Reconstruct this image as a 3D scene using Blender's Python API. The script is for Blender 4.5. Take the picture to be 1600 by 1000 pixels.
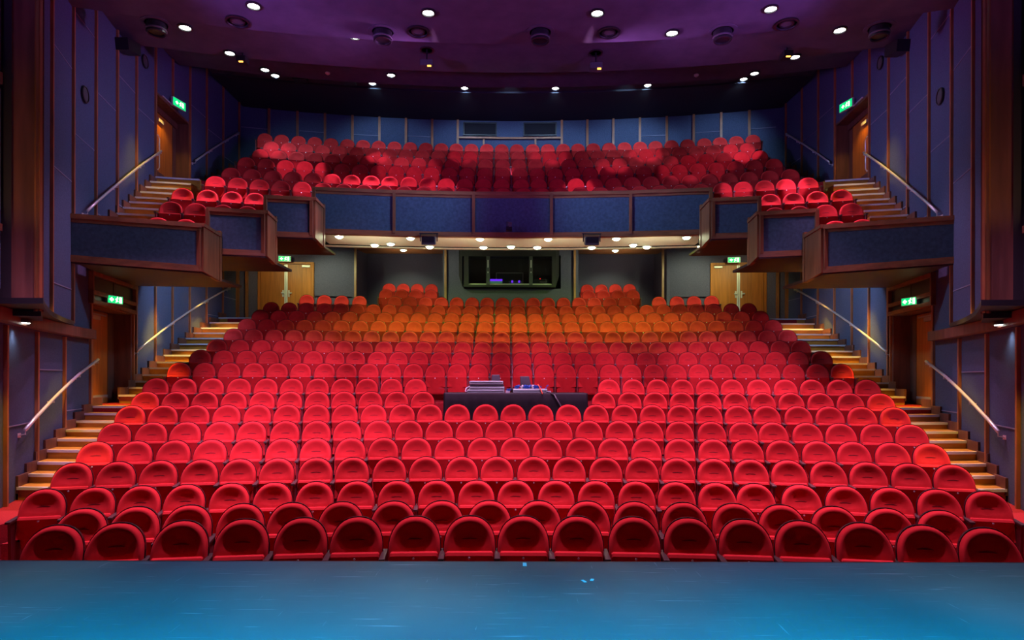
import bpy, bmesh, math, random
import numpy as np
from mathutils import Vector, Matrix
random.seed(7)
for o in list(bpy.data.objects): bpy.data.objects.remove(o)
S = bpy.context.scene
COL = S.collection
PI = math.pi

# ---------------------------------------------------------------- camera, world, exposure
EYE = 2.2
HOR = 590.0                                   # row of the horizon in the 1600 x 1000 frame
F = 1000.0                                    # focal length in pixels
cam_d = bpy.data.cameras.new('camera')
cam = bpy.data.objects.new('camera', cam_d); COL.objects.link(cam)
cam.location = (0, 0, EYE); cam.rotation_euler = (PI/2, math.radians(-0.12), 0)
cam_d.sensor_width = 36; cam_d.lens = 36*F/1600; cam_d.shift_y = (HOR-500)/1600
cam_d.clip_start = .05; cam_d.clip_end = 200
S.camera = cam
S.view_settings.view_transform = 'Standard'; S.view_settings.look = 'None'
S.view_settings.gamma = 1; S.view_settings.use_curve_mapping = False
S.view_settings.exposure = 0.0
w = bpy.data.worlds.new('world'); S.world = w; w.use_nodes = True
w.node_tree.nodes['Background'].inputs[0].default_value = (.25, .2, .5, 1)
w.node_tree.nodes['Background'].inputs[1].default_value = .012
try: S.cycles.use_denoising = True
except Exception: pass

def P(px, py, D):
    """the point that the photograph shows at pixel (px, py), D metres in front of the lens"""
    return Vector(((px-800)/F*D, D, EYE+(HOR-py)/F*D))

# light colours
STAGE = (1.0, .42, .95)      # stage lanterns over the audience
HOUSE = (1.0, .42, .85)      # ceiling downlights
UNDER = (.85, 2.4, .18)     # downlights under the balcony
WARM  = (1.0, .58, .06)      # aisle lights
def spot(name, loc, target, energy, color, size=60, blend=.6, radius=.08):
    l = bpy.data.lights.new(name, 'SPOT'); l.energy = energy*(1.45 if color in (HOUSE, STAGE, UNDER) else 1); l.color = color
    l.spot_size = math.radians(size); l.spot_blend = blend; l.shadow_soft_size = radius
    o = bpy.data.objects.new(name, l); COL.objects.link(o); o.location = loc
    d = Vector(target)-Vector(loc); o.rotation_euler = d.to_track_quat('-Z', 'Y').to_euler()
    return o
def area(name, loc, target, energy, color, sx, sy, spread=48):
    l = bpy.data.lights.new(name, 'AREA'); l.energy = energy; l.color = color
    l.shape = 'RECTANGLE'; l.size = sx; l.size_y = sy; l.spread = math.radians(spread)
    o = bpy.data.objects.new(name, l); COL.objects.link(o); o.location = loc
    d = Vector(target)-Vector(loc); o.rotation_euler = d.to_track_quat('-Z', 'Y').to_euler()
    return o
# stage lanterns, house lamps and an added violet ceiling fill; the house lamps in view get their light in their own builder
K = 1.6
for x, tx, ty, tz, e, sz in [(-3, -6.3, 11.6, 1.5, 700, 23), (-2, -3.9, 11.4, 1.5, 2300, 21), (0, -.8, 11.9, 1.6, 1100, 23), (2, 2.6, 11.7, 1.6, 900, 22), (3, 5.8, 11.8, 1.6, 900, 22),
                             (-4, -5.8, 15.4, 2.5, 2200, 15), (-2, -2.2, 15.8, 2.6, 2600, 15), (2, 1.6, 15.8, 2.6, 2600, 15), (.5, -.2, 16.2, 2.7, 1500, 13), (-3, -4.0, 15.8, 2.6, 1000, 13), (3, 3.6, 15.8, 2.6, 1300, 13), (4, 5.4, 15.4, 2.5, 2600, 15)]:
    spot('stage_lantern_light', (x, 2.0, 7.6), (tx, ty, tz), e*K, STAGE, sz, .7, .15)
for x in (-5.5, 5.5):
    spot('stage_lantern_light', (x*.2, 2.0, 7.0), (x*1.15, 18.6, 3.2), 900, STAGE, 16, .9, .15)
area('stage_blue_light', (0, 1.0, 6.5), (0, 2.3, .8), 430, (.0, .56, 1.0), 7, 1.2)
area('stage_blue_light', (0, -1.5, 5.0), (0, .4, .8), 480, (.0, .16, 1.0), 7, .8)
for fx, fy, cone, e in ((-.9, 4.4, 22, 150), (-.45, 3.9, 11, 90), (.85, 4.2, 13, 110), (-3.4, 4.1, 18, 190), (3.5, 4.1, 20, 200), (2.6, 4.7, 14, 70)):
    spot('stage_pool_light', (fx*1.3, 1.6, 6.4), (fx, fy, .8), e*7, (1.0, .55, .55), cone, .9, .25)
for x in (-4, 0, 4):
    spot('house_violet_light', (x, 3.0, 4.2), (x*1.3, 8.5, 10.5), 800, (.50, .16, 1.0), 68, .9, .3)
for s in (-1, 1):
    spot('side_blue_light', (-s*1.5, 14.3, 9.1), (s*9.2, 16.4, 3.8), 1250, (.34, .60, 1.0), 74, .9, .2)
    spot('ceiling_violet_fill', (s*6.9, 9.6, 7.2), (-s*1.5, 17.5, 11.2), 1100, (.50, .16, 1.0), 75, .9, .2)  # added fill to tint the rear ceiling violet, no fixture built
    spot('side_violet_light', (s*1.0, 14.0, 8.6), (s*9.2, 14.6, 10.2), 560, (.66, .20, .90), 80, .9, .2)
for x, y in [(-3.3, 11), (0, 11), (3.3, 11), (-5, 9.3), (-1.7, 9.3), (1.7, 9.3), (5, 9.3), (-5.4, 7.6), (-1.8, 7.6), (1.8, 7.6), (5.4, 7.6)]:
    spot('house_light', (x, y, 9.3), (x, y+.3, 0), 850 if y > 8 else 2200, HOUSE, 52, .9, .1)

# ---------------------------------------------------------------- materials
def mat(name, color, rough=.6, metal=0, spec=.5, noise=None, bump=None, sheen=0, emit=None, estr=0, coat=0, trans=0):
    m = bpy.data.materials.new(name); m.use_nodes = True
    nt = m.node_tree; b = nt.nodes['Principled BSDF']
    b.inputs['Base Color'].default_value = (*color, 1); b.inputs['Roughness'].default_value = rough
    b.inputs['Metallic'].default_value = metal; b.inputs['Specular IOR Level'].default_value = spec
    if sheen:
        b.inputs['Sheen Weight'].default_value = sheen; b.inputs['Sheen Roughness'].default_value = .45
        b.inputs['Sheen Tint'].default_value = (1, .12, .16, 1)
    if coat: b.inputs['Coat Weight'].default_value = coat
    if trans: b.inputs['Transmission Weight'].default_value = trans
    if emit:
        b.inputs['Emission Color'].default_value = (*emit, 1); b.inputs['Emission Strength'].default_value = estr
    tc = nt.nodes.new('ShaderNodeTexCoord')
    if noise:
        sc, amt, stretch = noise
        mp = nt.nodes.new('ShaderNodeMapping'); mp.inputs['Scale'].default_value = stretch
        nz = nt.nodes.new('ShaderNodeTexNoise'); nz.inputs['Scale'].default_value = sc; nz.inputs['Detail'].default_value = 6
        rp = nt.nodes.new('ShaderNodeValToRGB')
        rp.color_ramp.elements[0].position = .3; rp.color_ramp.elements[1].position = .7
        rp.color_ramp.elements[0].color = (*[c*(1-amt) for c in color], 1); rp.color_ramp.elements[1].color = (*[min(1, c*(1+amt)) for c in color], 1)
        L = nt.links.new
        L(tc.outputs['Object'], mp.inputs[0]); L(mp.outputs[0], nz.inputs['Vector']); L(nz.outputs['Fac'], rp.inputs[0]); L(rp.outputs[0], b.inputs['Base Color'])
    if bump:
        sc, st = bump
        nz2 = nt.nodes.new('ShaderNodeTexNoise'); nz2.inputs['Scale'].default_value = sc; nz2.inputs['Detail'].default_value = 3
        bp = nt.nodes.new('ShaderNodeBump'); bp.inputs['Strength'].default_value = st; bp.inputs['Distance'].default_value = .01
        nt.links.new(tc.outputs['Object'], nz2.inputs['Vector']); nt.links.new(nz2.outputs['Fac'], bp.inputs['Height']); nt.links.new(bp.outputs[0], b.inputs['Normal'])
    return m
M = {}
M['velvet'] = mat('red velvet', (.50, .025, .025), .9, spec=.1, noise=(9, .10, (1, 1, 1)), sheen=.08)
M['seam'] = mat('dark seam shade', (.16, .010, .012), .9)
M['shell'] = mat('black seat shell', (.012, .009, .012), .35)
M['armrest'] = mat('dark armrest wood', (.06, .045, .035), .3, noise=(30, .3, (1, 8, 8)))
M['standard'] = mat('dark red seat standard', (.16, .012, .014), .7)
M['badge'] = mat('pale seat badge', (.75, .75, .7), .35, metal=.3)
M['carpet'] = mat('red carpet', (.27, .018, .022), .95, spec=.1, noise=(60, .25, (1, 1, 1)), bump=(300, .4))
M['wood'] = mat('red brown wood', (.23, .088, .032), .45, noise=(5, .30, (1.5, 1.5, .25)))
M['wood_h'] = mat('red brown wood horizontal', (.23, .088, .032), .45, noise=(5, .30, (.3, 1.5, 2.5)))
M['oak'] = mat('orange oak veneer', (.42, .13, .018), .42, noise=(7, .22, (2.5, 2.5, .18)))
M['batten'] = mat('wood batten', (.31, .115, .045), .45, noise=(8, .25, (1, 1, .3)))
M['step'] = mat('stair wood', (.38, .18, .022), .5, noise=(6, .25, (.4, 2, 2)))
M['wall'] = mat('dark blue wall fabric', (.070, .096, .165), .9, spec=.15, noise=(40, .20, (1, 1, 1)), bump=(160, .25))
M['wall_rear'] = mat('grey blue wall fabric', (.105, .092, .165), .9, spec=.15, noise=(40, .16, (1, 1, 1)), bump=(160, .25))
M['joint'] = mat('lit panel joint', (.20, .21, .30), .6)  # pale tone paints the light caught by the panel grooves
M['panel'] = mat('blue balcony upholstery', (.055, .090, .138), .85, spec=.15, noise=(14, .22, (1, 1, 1)), bump=(120, .25))
M['ceiling'] = mat('dark ceiling paint', (.066, .062, .086), .8, noise=(3, .18, (1, 1, 1)))
M['soffit_dark'] = mat('black rear soffit paint', (.022, .022, .030), .85)
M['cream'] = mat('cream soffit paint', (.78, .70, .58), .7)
M['black'] = mat('black metal', (.012, .012, .014), .4)
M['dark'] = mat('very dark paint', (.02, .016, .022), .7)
M['steel'] = mat('brushed steel', (.80, .80, .78), .32, metal=.55)
M['nosing'] = mat('aluminium nosing', (.72, .78, .84), .4, metal=.3)
M['white_metal'] = mat('pale metal', (.72, .74, .74), .4, metal=.4)
M['cloth'] = mat('black stage cloth', (.008, .007, .008), .6, spec=.25, bump=(18, .3))
M['silver'] = mat('silver equipment', (.60, .82, .72), .4, metal=.15)
M['grey_dark'] = mat('dark grey plastic', (.07, .075, .08), .5)
M['blue_plastic'] = mat('blue plastic', (.02, .10, .45), .4)
M['orange_cable'] = mat('orange cable', (.8, .12, .03), .5)
M['grey_panel'] = mat('grey kick plate', (.42, .40, .38), .45, metal=.3)
M['glass'] = mat('dark window glass', (.02, .02, .025), .06, spec=.6)
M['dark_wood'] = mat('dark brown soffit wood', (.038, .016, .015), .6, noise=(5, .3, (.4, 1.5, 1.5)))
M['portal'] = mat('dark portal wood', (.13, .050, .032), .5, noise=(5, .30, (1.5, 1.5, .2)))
M['brass'] = mat('brass', (.75, .50, .18), .3, metal=1)
M['beige'] = mat('beige plastic', (.65, .55, .42), .5)
M['tape'] = mat('cyan tape', (.10, .75, .95), .6)
def emis(name, c, s):
    return mat(name, (0, 0, 0), .5, emit=c, estr=s)
M['lamp'] = emis('white lamp face', (.93, 1.0, .93), 14)
M['lamp_under'] = emis('greenish lamp face', (.90, 1.0, .62), 30)
M['exit_green'] = emis('exit sign green', (.0, .55, .16), 1.6)
M['exit_white'] = emis('exit sign white', (.95, 1.0, .75), 2.2)
M['screen_violet'] = emis('violet console glow', (.18, .03, 1.0), 1.4)
M['screen_green'] = emis('green console glow', (.10, .32, .12), .5)
M['amber'] = emis('amber lens', (1.0, .45, .08), 3)
M['red_dot'] = emis('red pilot lamp', (1, .03, .03), 2)
# stage boards: worn dark vinyl with fine pale scratches
def stage_mat():
    m = bpy.data.materials.new('stage vinyl'); m.use_nodes = True; nt = m.node_tree; b = nt.nodes['Principled BSDF']; L = nt.links.new
    tc = nt.nodes.new('ShaderNodeTexCoord')
    def noise(scale, stretch, rotz, lo, hi, detail=4):
        mp = nt.nodes.new('ShaderNodeMapping'); mp.inputs['Scale'].default_value = stretch; mp.inputs['Rotation'].default_value = (0, 0, rotz)
        nz = nt.nodes.new('ShaderNodeTexNoise'); nz.inputs['Scale'].default_value = scale; nz.inputs['Detail'].default_value = detail
        rp = nt.nodes.new('ShaderNodeValToRGB'); rp.color_ramp.elements[0].position = lo; rp.color_ramp.elements[1].position = hi
        L(tc.outputs['Object'], mp.inputs[0]); L(mp.outputs[0], nz.inputs['Vector']); L(nz.outputs['Fac'], rp.inputs[0])
        return rp.outputs[0]
    def mix(kind, a, bb, fac):
        n = nt.nodes.new('ShaderNodeMixRGB'); n.blend_type = kind
        for i, v in ((0, fac), (1, a), (2, bb)):
            if hasattr(v, 'is_linked'): L(v, n.inputs[i])
            else: n.inputs[i].default_value = v
        return n.outputs[0]
    cl = noise(.9, (1, 1, 1), 0, .35, .7)
    base = mix('MIX', (.018, .072, .095, 1), (.034, .105, .13, 1), cl)
    s1 = noise(2.0, (1.2, 26, 1), .55, .66, .74); s2 = noise(2.2, (1.0, 30, 1), -.25, .67, .76); s3 = noise(3.0, (14, 1, 1), .2, .70, .80)
    base = mix('MIX', base, (.16, .25, .30, 1), mix('ADD', mix('ADD', s1, s2, 1.0), s3, 1.0))
    L(base, b.inputs['Base Color'])
    r = noise(.8, (1, 1, 1), 0, .3, .75)
    mr = nt.nodes.new('ShaderNodeMapRange'); mr.inputs[3].default_value = .33; mr.inputs[4].default_value = .52
    L(r, mr.inputs[0]); L(mr.outputs[0], b.inputs['Roughness']); b.inputs['Specular IOR Level'].default_value = .3
    return m
M['stage'] = stage_mat()

# ---------------------------------------------------------------- mesh helpers
class MB:
    def __init__(s): s.v = []; s.f = []; s.m = []
    def add(s, vs, fs, mi=0):
        n = len(s.v); s.v += [tuple(v) for v in vs]
        s.f += [tuple(i+n for i in f) for f in fs]; s.m += [mi]*len(fs); return s
    def quad(s, a, b, c, d, mi=0): return s.add([a, b, c, d], [(0, 1, 2, 3)], mi)
    def prism(s, poly, z0, z1, mi=0):
        n = len(poly); A = sum(poly[i][0]*poly[(i+1) % n][1]-poly[(i+1) % n][0]*poly[i][1] for i in range(n))
        if A < 0: poly = poly[::-1]
        zz0 = z0 if hasattr(z0, '__len__') else [z0]*n; zz1 = z1 if hasattr(z1, '__len__') else [z1]*n
        vs = [(p[0], p[1], zz0[i]) for i, p in enumerate(poly)]+[(p[0], p[1], zz1[i]) for i, p in enumerate(poly)]
        fs = [tuple(range(n-1, -1, -1)), tuple(range(n, 2*n))]+[(i, (i+1) % n, n+(i+1) % n, n+i) for i in range(n)]
        return s.add(vs, fs, mi)
    def hexa(s, b, t, mi=0):            # eight corners: bottom ring and top ring, counter-clockwise from above
        return s.add(list(b)+list(t), [(3, 2, 1, 0), (4, 5, 6, 7), (0, 1, 5, 4), (1, 2, 6, 5), (2, 3, 7, 6), (3, 0, 4, 7)], mi)
    def box(s, c, d, rz=0, rx=0, mi=0):
        R = Matrix.Rotation(rz, 3, 'Z') @ Matrix.Rotation(rx, 3, 'X'); c = Vector(c)
        k = [(-1, -1), (1, -1), (1, 1), (-1, 1)]
        b = [c+R @ Vector((x*d[0]/2, y*d[1]/2, -d[2]/2)) for x, y in k]; t = [c+R @ Vector((x*d[0]/2, y*d[1]/2, d[2]/2)) for x, y in k]
        return s.hexa(b, t, mi)
    def bar(s, a, b, wd, hd, mi=0):     # a rectangular bar from a to b, wd across, hd high
        a = Vector(a); b = Vector(b); d = (b-a).normalized(); up = Vector((0, 0, 1)) if abs(d.z) < .95 else Vector((0, 1, 0))
        r = d.cross(up).normalized()*wd/2; u = r.cross(d).normalized()*hd/2
        vs = [a-r-u, a+r-u, a+r+u, a-r+u, b-r-u, b+r-u, b+r+u, b-r+u]
        return s.add(vs, [(0, 1, 2, 3), (7, 6, 5, 4), (4, 5, 1, 0), (5, 6, 2, 1), (6, 7, 3, 2), (7, 4, 0, 3)], mi)
    def tube(s, pts, r, n=8, mi=0):
        pts = [Vector(p) for p in pts]; N = len(pts); vs = []; fs = []
        for i, p in enumerate(pts):
            d = (pts[min(i+1, N-1)]-pts[max(i-1, 0)]).normalized(); up = Vector((0, 0, 1)) if abs(d.z) < .9 else Vector((1, 0, 0))
            a = d.cross(up).normalized(); b = a.cross(d)
            vs += [p+r*(a*math.cos(2*PI*k/n)+b*math.sin(2*PI*k/n)) for k in range(n)]
        for i in range(N-1):
            fs += [(i*n+k, i*n+(k+1) % n, (i+1)*n+(k+1) % n, (i+1)*n+k) for k in range(n)]
        fs += [tuple(range(n-1, -1, -1)), tuple((N-1)*n+k for k in range(n))]
        return s.add(vs, fs, mi)
    def lathe(s, c, prof, n=24, mi=0, axis='z', rot=None):   # prof: (radius, height) pairs
        c = Vector(c); vs = []; fs = []
        for r, h in prof:
            for k in range(n):
                p = Vector((r*math.cos(2*PI*k/n), r*math.sin(2*PI*k/n), h))
                vs.append(c+(rot @ p if rot is not None else p))
        for i in range(len(prof)-1):
            fs += [(i*n+k, i*n+(k+1) % n, (i+1)*n+(k+1) % n, (i+1)*n+k) for k in range(n)]
        if prof[0][0] > 1e-4: fs.append(tuple(range(n-1, -1, -1)))
        if prof[-1][0] > 1e-4: fs.append(tuple((len(prof)-1)*n+k for k in range(n)))
        return s.add(vs, fs, mi)
    def mesh(s, name, ms, origin=(0, 0, 0), smooth=False, bevel=0, merge=False):
        o = Vector(origin); me = bpy.data.meshes.new(name)
        me.from_pydata([tuple(Vector(v)-o) for v in s.v], [], s.f)
        for m in ms: me.materials.append(m)
        me.polygons.foreach_set('material_index', s.m)
        if merge or bevel:
            bm = bmesh.new(); bm.from_mesh(me)
            bmesh.ops.remove_doubles(bm, verts=bm.verts, dist=1e-5)
            if bevel: bmesh.ops.bevel(bm, geom=[e for e in bm.edges if len(e.link_faces) == 2 and e.calc_face_angle(0) > .6], offset=bevel, segments=2, affect='EDGES', profile=.6, clamp_overlap=True)
            bmesh.ops.recalc_face_normals(bm, faces=bm.faces)
            bm.to_mesh(me); bm.free()
        if smooth: me.polygons.foreach_set('use_smooth', [True]*len(me.polygons))
        me.update(); return me
    def build(s, name, ms, parent=None, loc=None, **kw):
        """ONE mesh object; world coordinates in, stored relative to loc (or to the parent's place)"""
        if not isinstance(ms, (list, tuple)): ms = [ms]
        org = Vector(loc) if loc is not None else (world(parent) if parent else Vector((0, 0, 0)))
        o = bpy.data.objects.new(name, s.mesh(name, ms, org, **kw)); COL.objects.link(o)
        if parent: o.parent = parent; o.location = org-world(parent)
        else: o.location = org
        return o
def world(o):
    v = Vector(o.location)
    while o.parent: o = o.parent; v = v+Vector(o.location)
    return v
def tag(o, label=None, cat=None, group=None, kind=None):
    if label: o['label'] = label
    if cat: o['category'] = cat
    if group: o['group'] = group
    if kind: o['kind'] = kind
    return o
def thing(name, label, cat, loc=(0, 0, 0), group=None, kind=None):
    o = bpy.data.objects.new(name, None); COL.objects.link(o); o.location = loc; o.empty_display_size = .1
    return tag(o, label, cat, group, kind)

# ---------------------------------------------------------------- the side walls' curve
WD = [7.0, 8.2, 9.3, 10.3, 11.4, 12.51, 13.62, 14.73, 15.84, 16.95, 18.06, 19.17, 20.28, 21.39, 22.5]
WX = [6.35, 6.93, 7.40, 7.82, 8.23, 8.61, 8.89, 9.12, 9.33, 9.475, 9.61, 9.68, 9.71, 9.69, 9.63]
def wx(D): return float(np.interp(D, WD, WX))
def wdir(D):
    e = .15; v = Vector((wx(D+e)-wx(D-e), 2*e, 0)); return v.normalized()

# ---------------------------------------------------------------- seats: where they are
RAD = 14.0
ROWS = [
 ('front row', 6.35, 807, [90,187,287,382,474,560,650,735,818,902,990,1076,1162,1250,1346,1442,1540]),
 ('second row', 7.25, 783, [132,215,297,380,457,535,616,691,765,842,918,992,1068,1147,1220,1302,1385,1469]),
 ('third row', 8.75, 751, [72,150,222,292,362,429,494,558,621,683,745,806,869,931,994,1056,1119,1179,1250,1319,1390,1464,1540]),
 ('fourth row', 9.7, 714, [117,185,251,315,375,435,495,552,610,666,722,777,834,889,946,1002,1058,1115,1172,1231,1292,1354,1420,1487]),
 ('fifth row', 10.7, 684, [152,214,274,331,387,442,495,549,600,652,703,754,805,855,907,957,1009,1061,1114,1167,1220,1277,1332,1392,1452]),
 ('sixth row', 11.6, 657, [182,239,292,345,395,447,496,544,592,640,687,734,780,826,873,920,967,1014,1061,1111,1160,1207,1260,1312,1367,1422]),
 ('seventh row', 12.55, 632, [206,257,307,356,404,450,496,540,585,629,672,715,759,802,845,888,931,975,1019,1062,1107,1152,1197,1246,1295,1345,1396]),
 ('eighth row', 13.5, 612, [229,276,322,367,411,454,497,538,580,620.5,661,942.5,983,1023,1064.5,1107,1148,1191,1235,1280.5,1327,1374.5]),
 ('ninth row', 14.45, 592.2, [245,289.5,332.5,375,417,457,497,536,574,612.5,650,951,989,1027,1065.5,1104,1143,1184,1226,1267.5,1310,1354]),
 ('tenth row', 16.0, 569, [281.5,320.7,359.6,397.5,434.3,470.8,508,542,576.8,612,646.4,680.5,714.4,748,782,816.4,850,884,918,952,986,1020.8,1056,1090.9,1126.9,1163.2,1200.5,1238.4,1276,1314]),
 ('eleventh row', 16.95, 550.3, [314,350,386,421,456,490,523.7,556,590,623,655,687,719.5,751,783,815.6,848,879,911.6,944,976,1008.8,1041,1074,1107.7,1141,1176,1211,1246,1282.5]),
 ('row12', 17.9, 534.3, [340,375,409,442,474,508,538,569,600,631,662,692,723,754,783,814,844,874.5,904.7,935.6,965.7,997,1027,1058,1089,1121,1153,1185,1218,1250]),
 ('row13', 18.85, 518.3, [365.5,397,429,459.6,491,521,551.5,581,610.4,639.7,669,697.6,726.4,755.5,783.6,813,841.5,870,898.8,928,957,985.7,1015,1045,1075,1105,1136,1167,1198,1229.6]),
 ('row14', 19.8, 503, [386.8,417,447,476,505,534,563,591.5,619.7,647,674.7,702,729,757,784,811.6,838.5,866,893.5,920.7,949,976,1004,1032.5,1061,1089.6,1118.7,1148,1177,1207]),
 ('row15', 20.8, 489.5, [407,435.6,464,492,519.5,547,573.6,601,627,653.6,680,706,732,759.6,785,810.5,836,862.5,889,915,941.5,968,994,1021,1048,1075,1102.7,1130,1158,1187.5]),
 ('row16', 21.8, 477.7, [424,452,479,507,532,558,583.5,608.5,634,659.5,685,710,735,760,784,809,834,859,884,909,934.5,959,985,1010,1036.5,1062,1088,1114.7,1142,1169]),
 ('row17', 22.75, 465.2, [479.6,507,534,562,617,641,665,689.6,713.6,737.6,761,785,809,833,856,880,904,928,952,976,1029,1057,1083.7,1111]),
 ('boxA', 23.65, 454, [603,627,649.6,673,919.6,942.5,965.5,988.4]),
 ('boxB', 24.6, 445, [608,630,652,674,917,939,961,983]),
]
BAL = [
 ('front row of the balcony', 17.75, 293.5, [337,372,406,439,472,505,537,569,600,631,662,695,724,755,785,817,846,875,906,937,968,999,1030,1062,1095,1127.5,1160,1193,1226,1261]),
 ('balE', 18.75, 279.5, [361,394,426,457.5,489,519,549.5,580,609,638.7,667.7,697,725.7,755,783,813.6,841,870,899,928,957,987,1016.6,1047,1077,1107,1138,1169,1201,1233]),
 ('balD', 19.8, 262.7, [385,416,446,476,505,534,562.5,591,619,647,674,702,729,757,784.6,812,838.6,866.5,894,921,948.7,976,1004.5,1032.6,1060.5,1089,1118,1148,1177,1207.5]),
 ('balC', 20.8, 249.3, [407,436,464,492,519.6,547,574,600.6,627,654,680,706,732,758,784.6,810,836,862,888,914,940,967,993,1020,1047,1074,1102,1130,1157,1185.5]),
 ('balB', 21.8, 236.8, [424,451,478,504,531,557.6,583,609,634,659.5,684.5,709,734,759,783,809,833.6,858,882.5,908,932.7,957.7,983,1008.5,1034,1060,1086,1112.7,1140,1166]),
 ('balA', 22.8, 225.6, [414,440,466.5,492,517,542.6,567,591.5,616,640.5,665,689,712.4,736,760,783,807,831.4,855,879,902,926,950.5,974.6,999,1023,1048,1073,1099,1123.5,1149,1175]),
]
# side balcony rows, stepping down beside the boxes: centre depth, top height, seats
SIDE = [
 ('upper side box row', 16.75, 6.82, [286,325,363,399,435,469,1132,1166.5,1202,1238,1275,1313]),
 ('middle side box row', 15.8, 6.24, [268,307,349,387,1209.6,1248,1288.5,1328]),
 ('lowest side box row', 14.9, 5.65, [247,291,1304,1346]),
]
SEAT_H = .93
def solve(px, D0, R):
    k = (px-800)/F; lo, hi = -.6, .6
    for _ in range(40):
        t = (lo+hi)/2
        if R*math.sin(t)/(D0-R*(1-math.cos(t))) < k: lo = t
        else: hi = t
    return t
seats = []                                    # (row, index in row, count, x, y, z floor, rotation)
ROWZ = {}
for grp in (ROWS, BAL):
    for nm, D0, py, pxs in grp:
        R = D0+RAD; z = EYE+(HOR-py)/F*D0-SEAT_H; ROWZ[nm] = (D0, R, z)
        for i, px in enumerate(pxs):
            t = solve(px, D0, R); seats.append((nm, i, len(pxs), R*math.sin(t), D0-R*(1-math.cos(t)), z, -t))
for nm, D0, zt, pxs in SIDE:
    R = D0+RAD; ROWZ[nm] = (D0, R, zt-SEAT_H)
    for i, px in enumerate(pxs):
        t = solve(px, D0, R); seats.append((nm, i, len(pxs), R*math.sin(t), D0-R*(1-math.cos(t)), zt-SEAT_H, -t))

# ---------------------------------------------------------------- floors
def arc_sector(D0, R, x0, x1, n=24):
    """plan points along the arc whose middle lies D0 ahead, from x0 to x1"""
    t0, t1 = math.asin(x0/R), math.asin(x1/R)
    return [(R*math.sin(t0+(t1-t0)*i/n), D0-R*(1-math.cos(t0+(t1-t0)*i/n))) for i in range(n+1)]
def tier(mb, D0, D1, x0, x1, z0, z1, mi=0, n=24):
    a = arc_sector(D0, D0+RAD, x0, x1, n); b = arc_sector(D1, D1+RAD, x0, x1, n)
    for i in range(n):
        mb.hexa([(*a[i], z0), (*a[i+1], z0), (*b[i+1], z0), (*b[i], z0)], [(*a[i], z1), (*a[i+1], z1), (*b[i+1], z1), (*b[i], z1)], mi)
fl = MB()
fl.prism([(-9.5, 4.6), (9.5, 4.6), (9.5, 10.2), (-9.5, 10.2)], -.5, -.14)
names = [r[0] for r in ROWS]
for k in range(3, 17):
    nm = names[k]; D0, R, z = ROWZ[nm]
    f0 = D0-.62 if k != 9 else D0-1.15
    nxt = ROWZ[names[k+1]][0] if k < 16 else 25.6
    f1 = nxt-.62 if k+1 != 9 else nxt-1.15
    if k == 16: f1 = 24.2
    hw = {3: 6.5, 4: 6.8, 5: 7.1, 6: 7.4, 7: 7.6, 8: 7.8}.get(k, 8.15)
    if k == 16: hw = 9.3
    tier(fl, f0, f1, -hw, hw, -.5 if k < 10 else 0, z)
for s in (-1, 1):
    for nm, f0, f1 in (('boxA', 23.15, 24.0), ('boxB', 24.0, 25.2)):
        z = ROWZ[nm][2]; fl.prism([(s*2.55, f0), (s*5.4, f0-.35), (s*5.4, f1), (s*2.55, f1)], 3.0, z)
floor = tag(fl.build('floor', M['carpet']), kind='structure')
# front landings beside the third row with two steps down to the flat floor
for s in (-1, 1):
    lm = MB()
    lm.prism([(s*6.55, 7.75), (s*9.0, 7.75), (s*9.2, 9.85), (s*6.55, 9.85)], -.13, .30)
    lm.prism([(s*6.2, 7.15), (s*8.0, 7.15), (s*8.0, 7.75), (s*6.2, 7.75)], -.13, .08)
    lo = tag(lm.build('floor_landing', M['carpet']), kind='structure')
    for z, y, x0, x1 in ((.30, 7.74, 6.57, 8.4), (.08, 7.14, 6.22, 7.9)):
        MB().box((s*(x0+x1)/2, y, z-.01), (x1-x0, .05, .05)).build('nosing', M['nosing'], lo)
# stage
sm = MB(); sm.prism([(-14, -4), (14, -4), (14, 4.86), (-14, 4.86)], .55, .8)
sm.prism([(-14, 4.70), (14, 4.70), (14, 4.80), (-14, 4.80)], -.14, .55)
stage = tag(sm.build('stage_floor', M['stage']), kind='structure')
MB().box((0, 4.87, .785), (28, .02, .03)).build('stage_edge_trim', M['black'], stage)
for x, y, sx, sy, lab, rz in ((.098, 4.79, .028, .085, 'cyan tape square at the downstage edge of the stage', 0), (.497, 4.40, .02, .05, 'small cyan tape mark on the stage, the one closer to the centre', .4), (.557, 4.43, .022, .04, 'small cyan tape mark on the stage beside a twin mark', -.3)):
    tag(MB().box((x, y, .8015), (sx, sy, .003), rz).build('tape_mark', M['tape'], loc=(x, y, .8)), lab, 'tape', 'tape marks on the stage')

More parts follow.
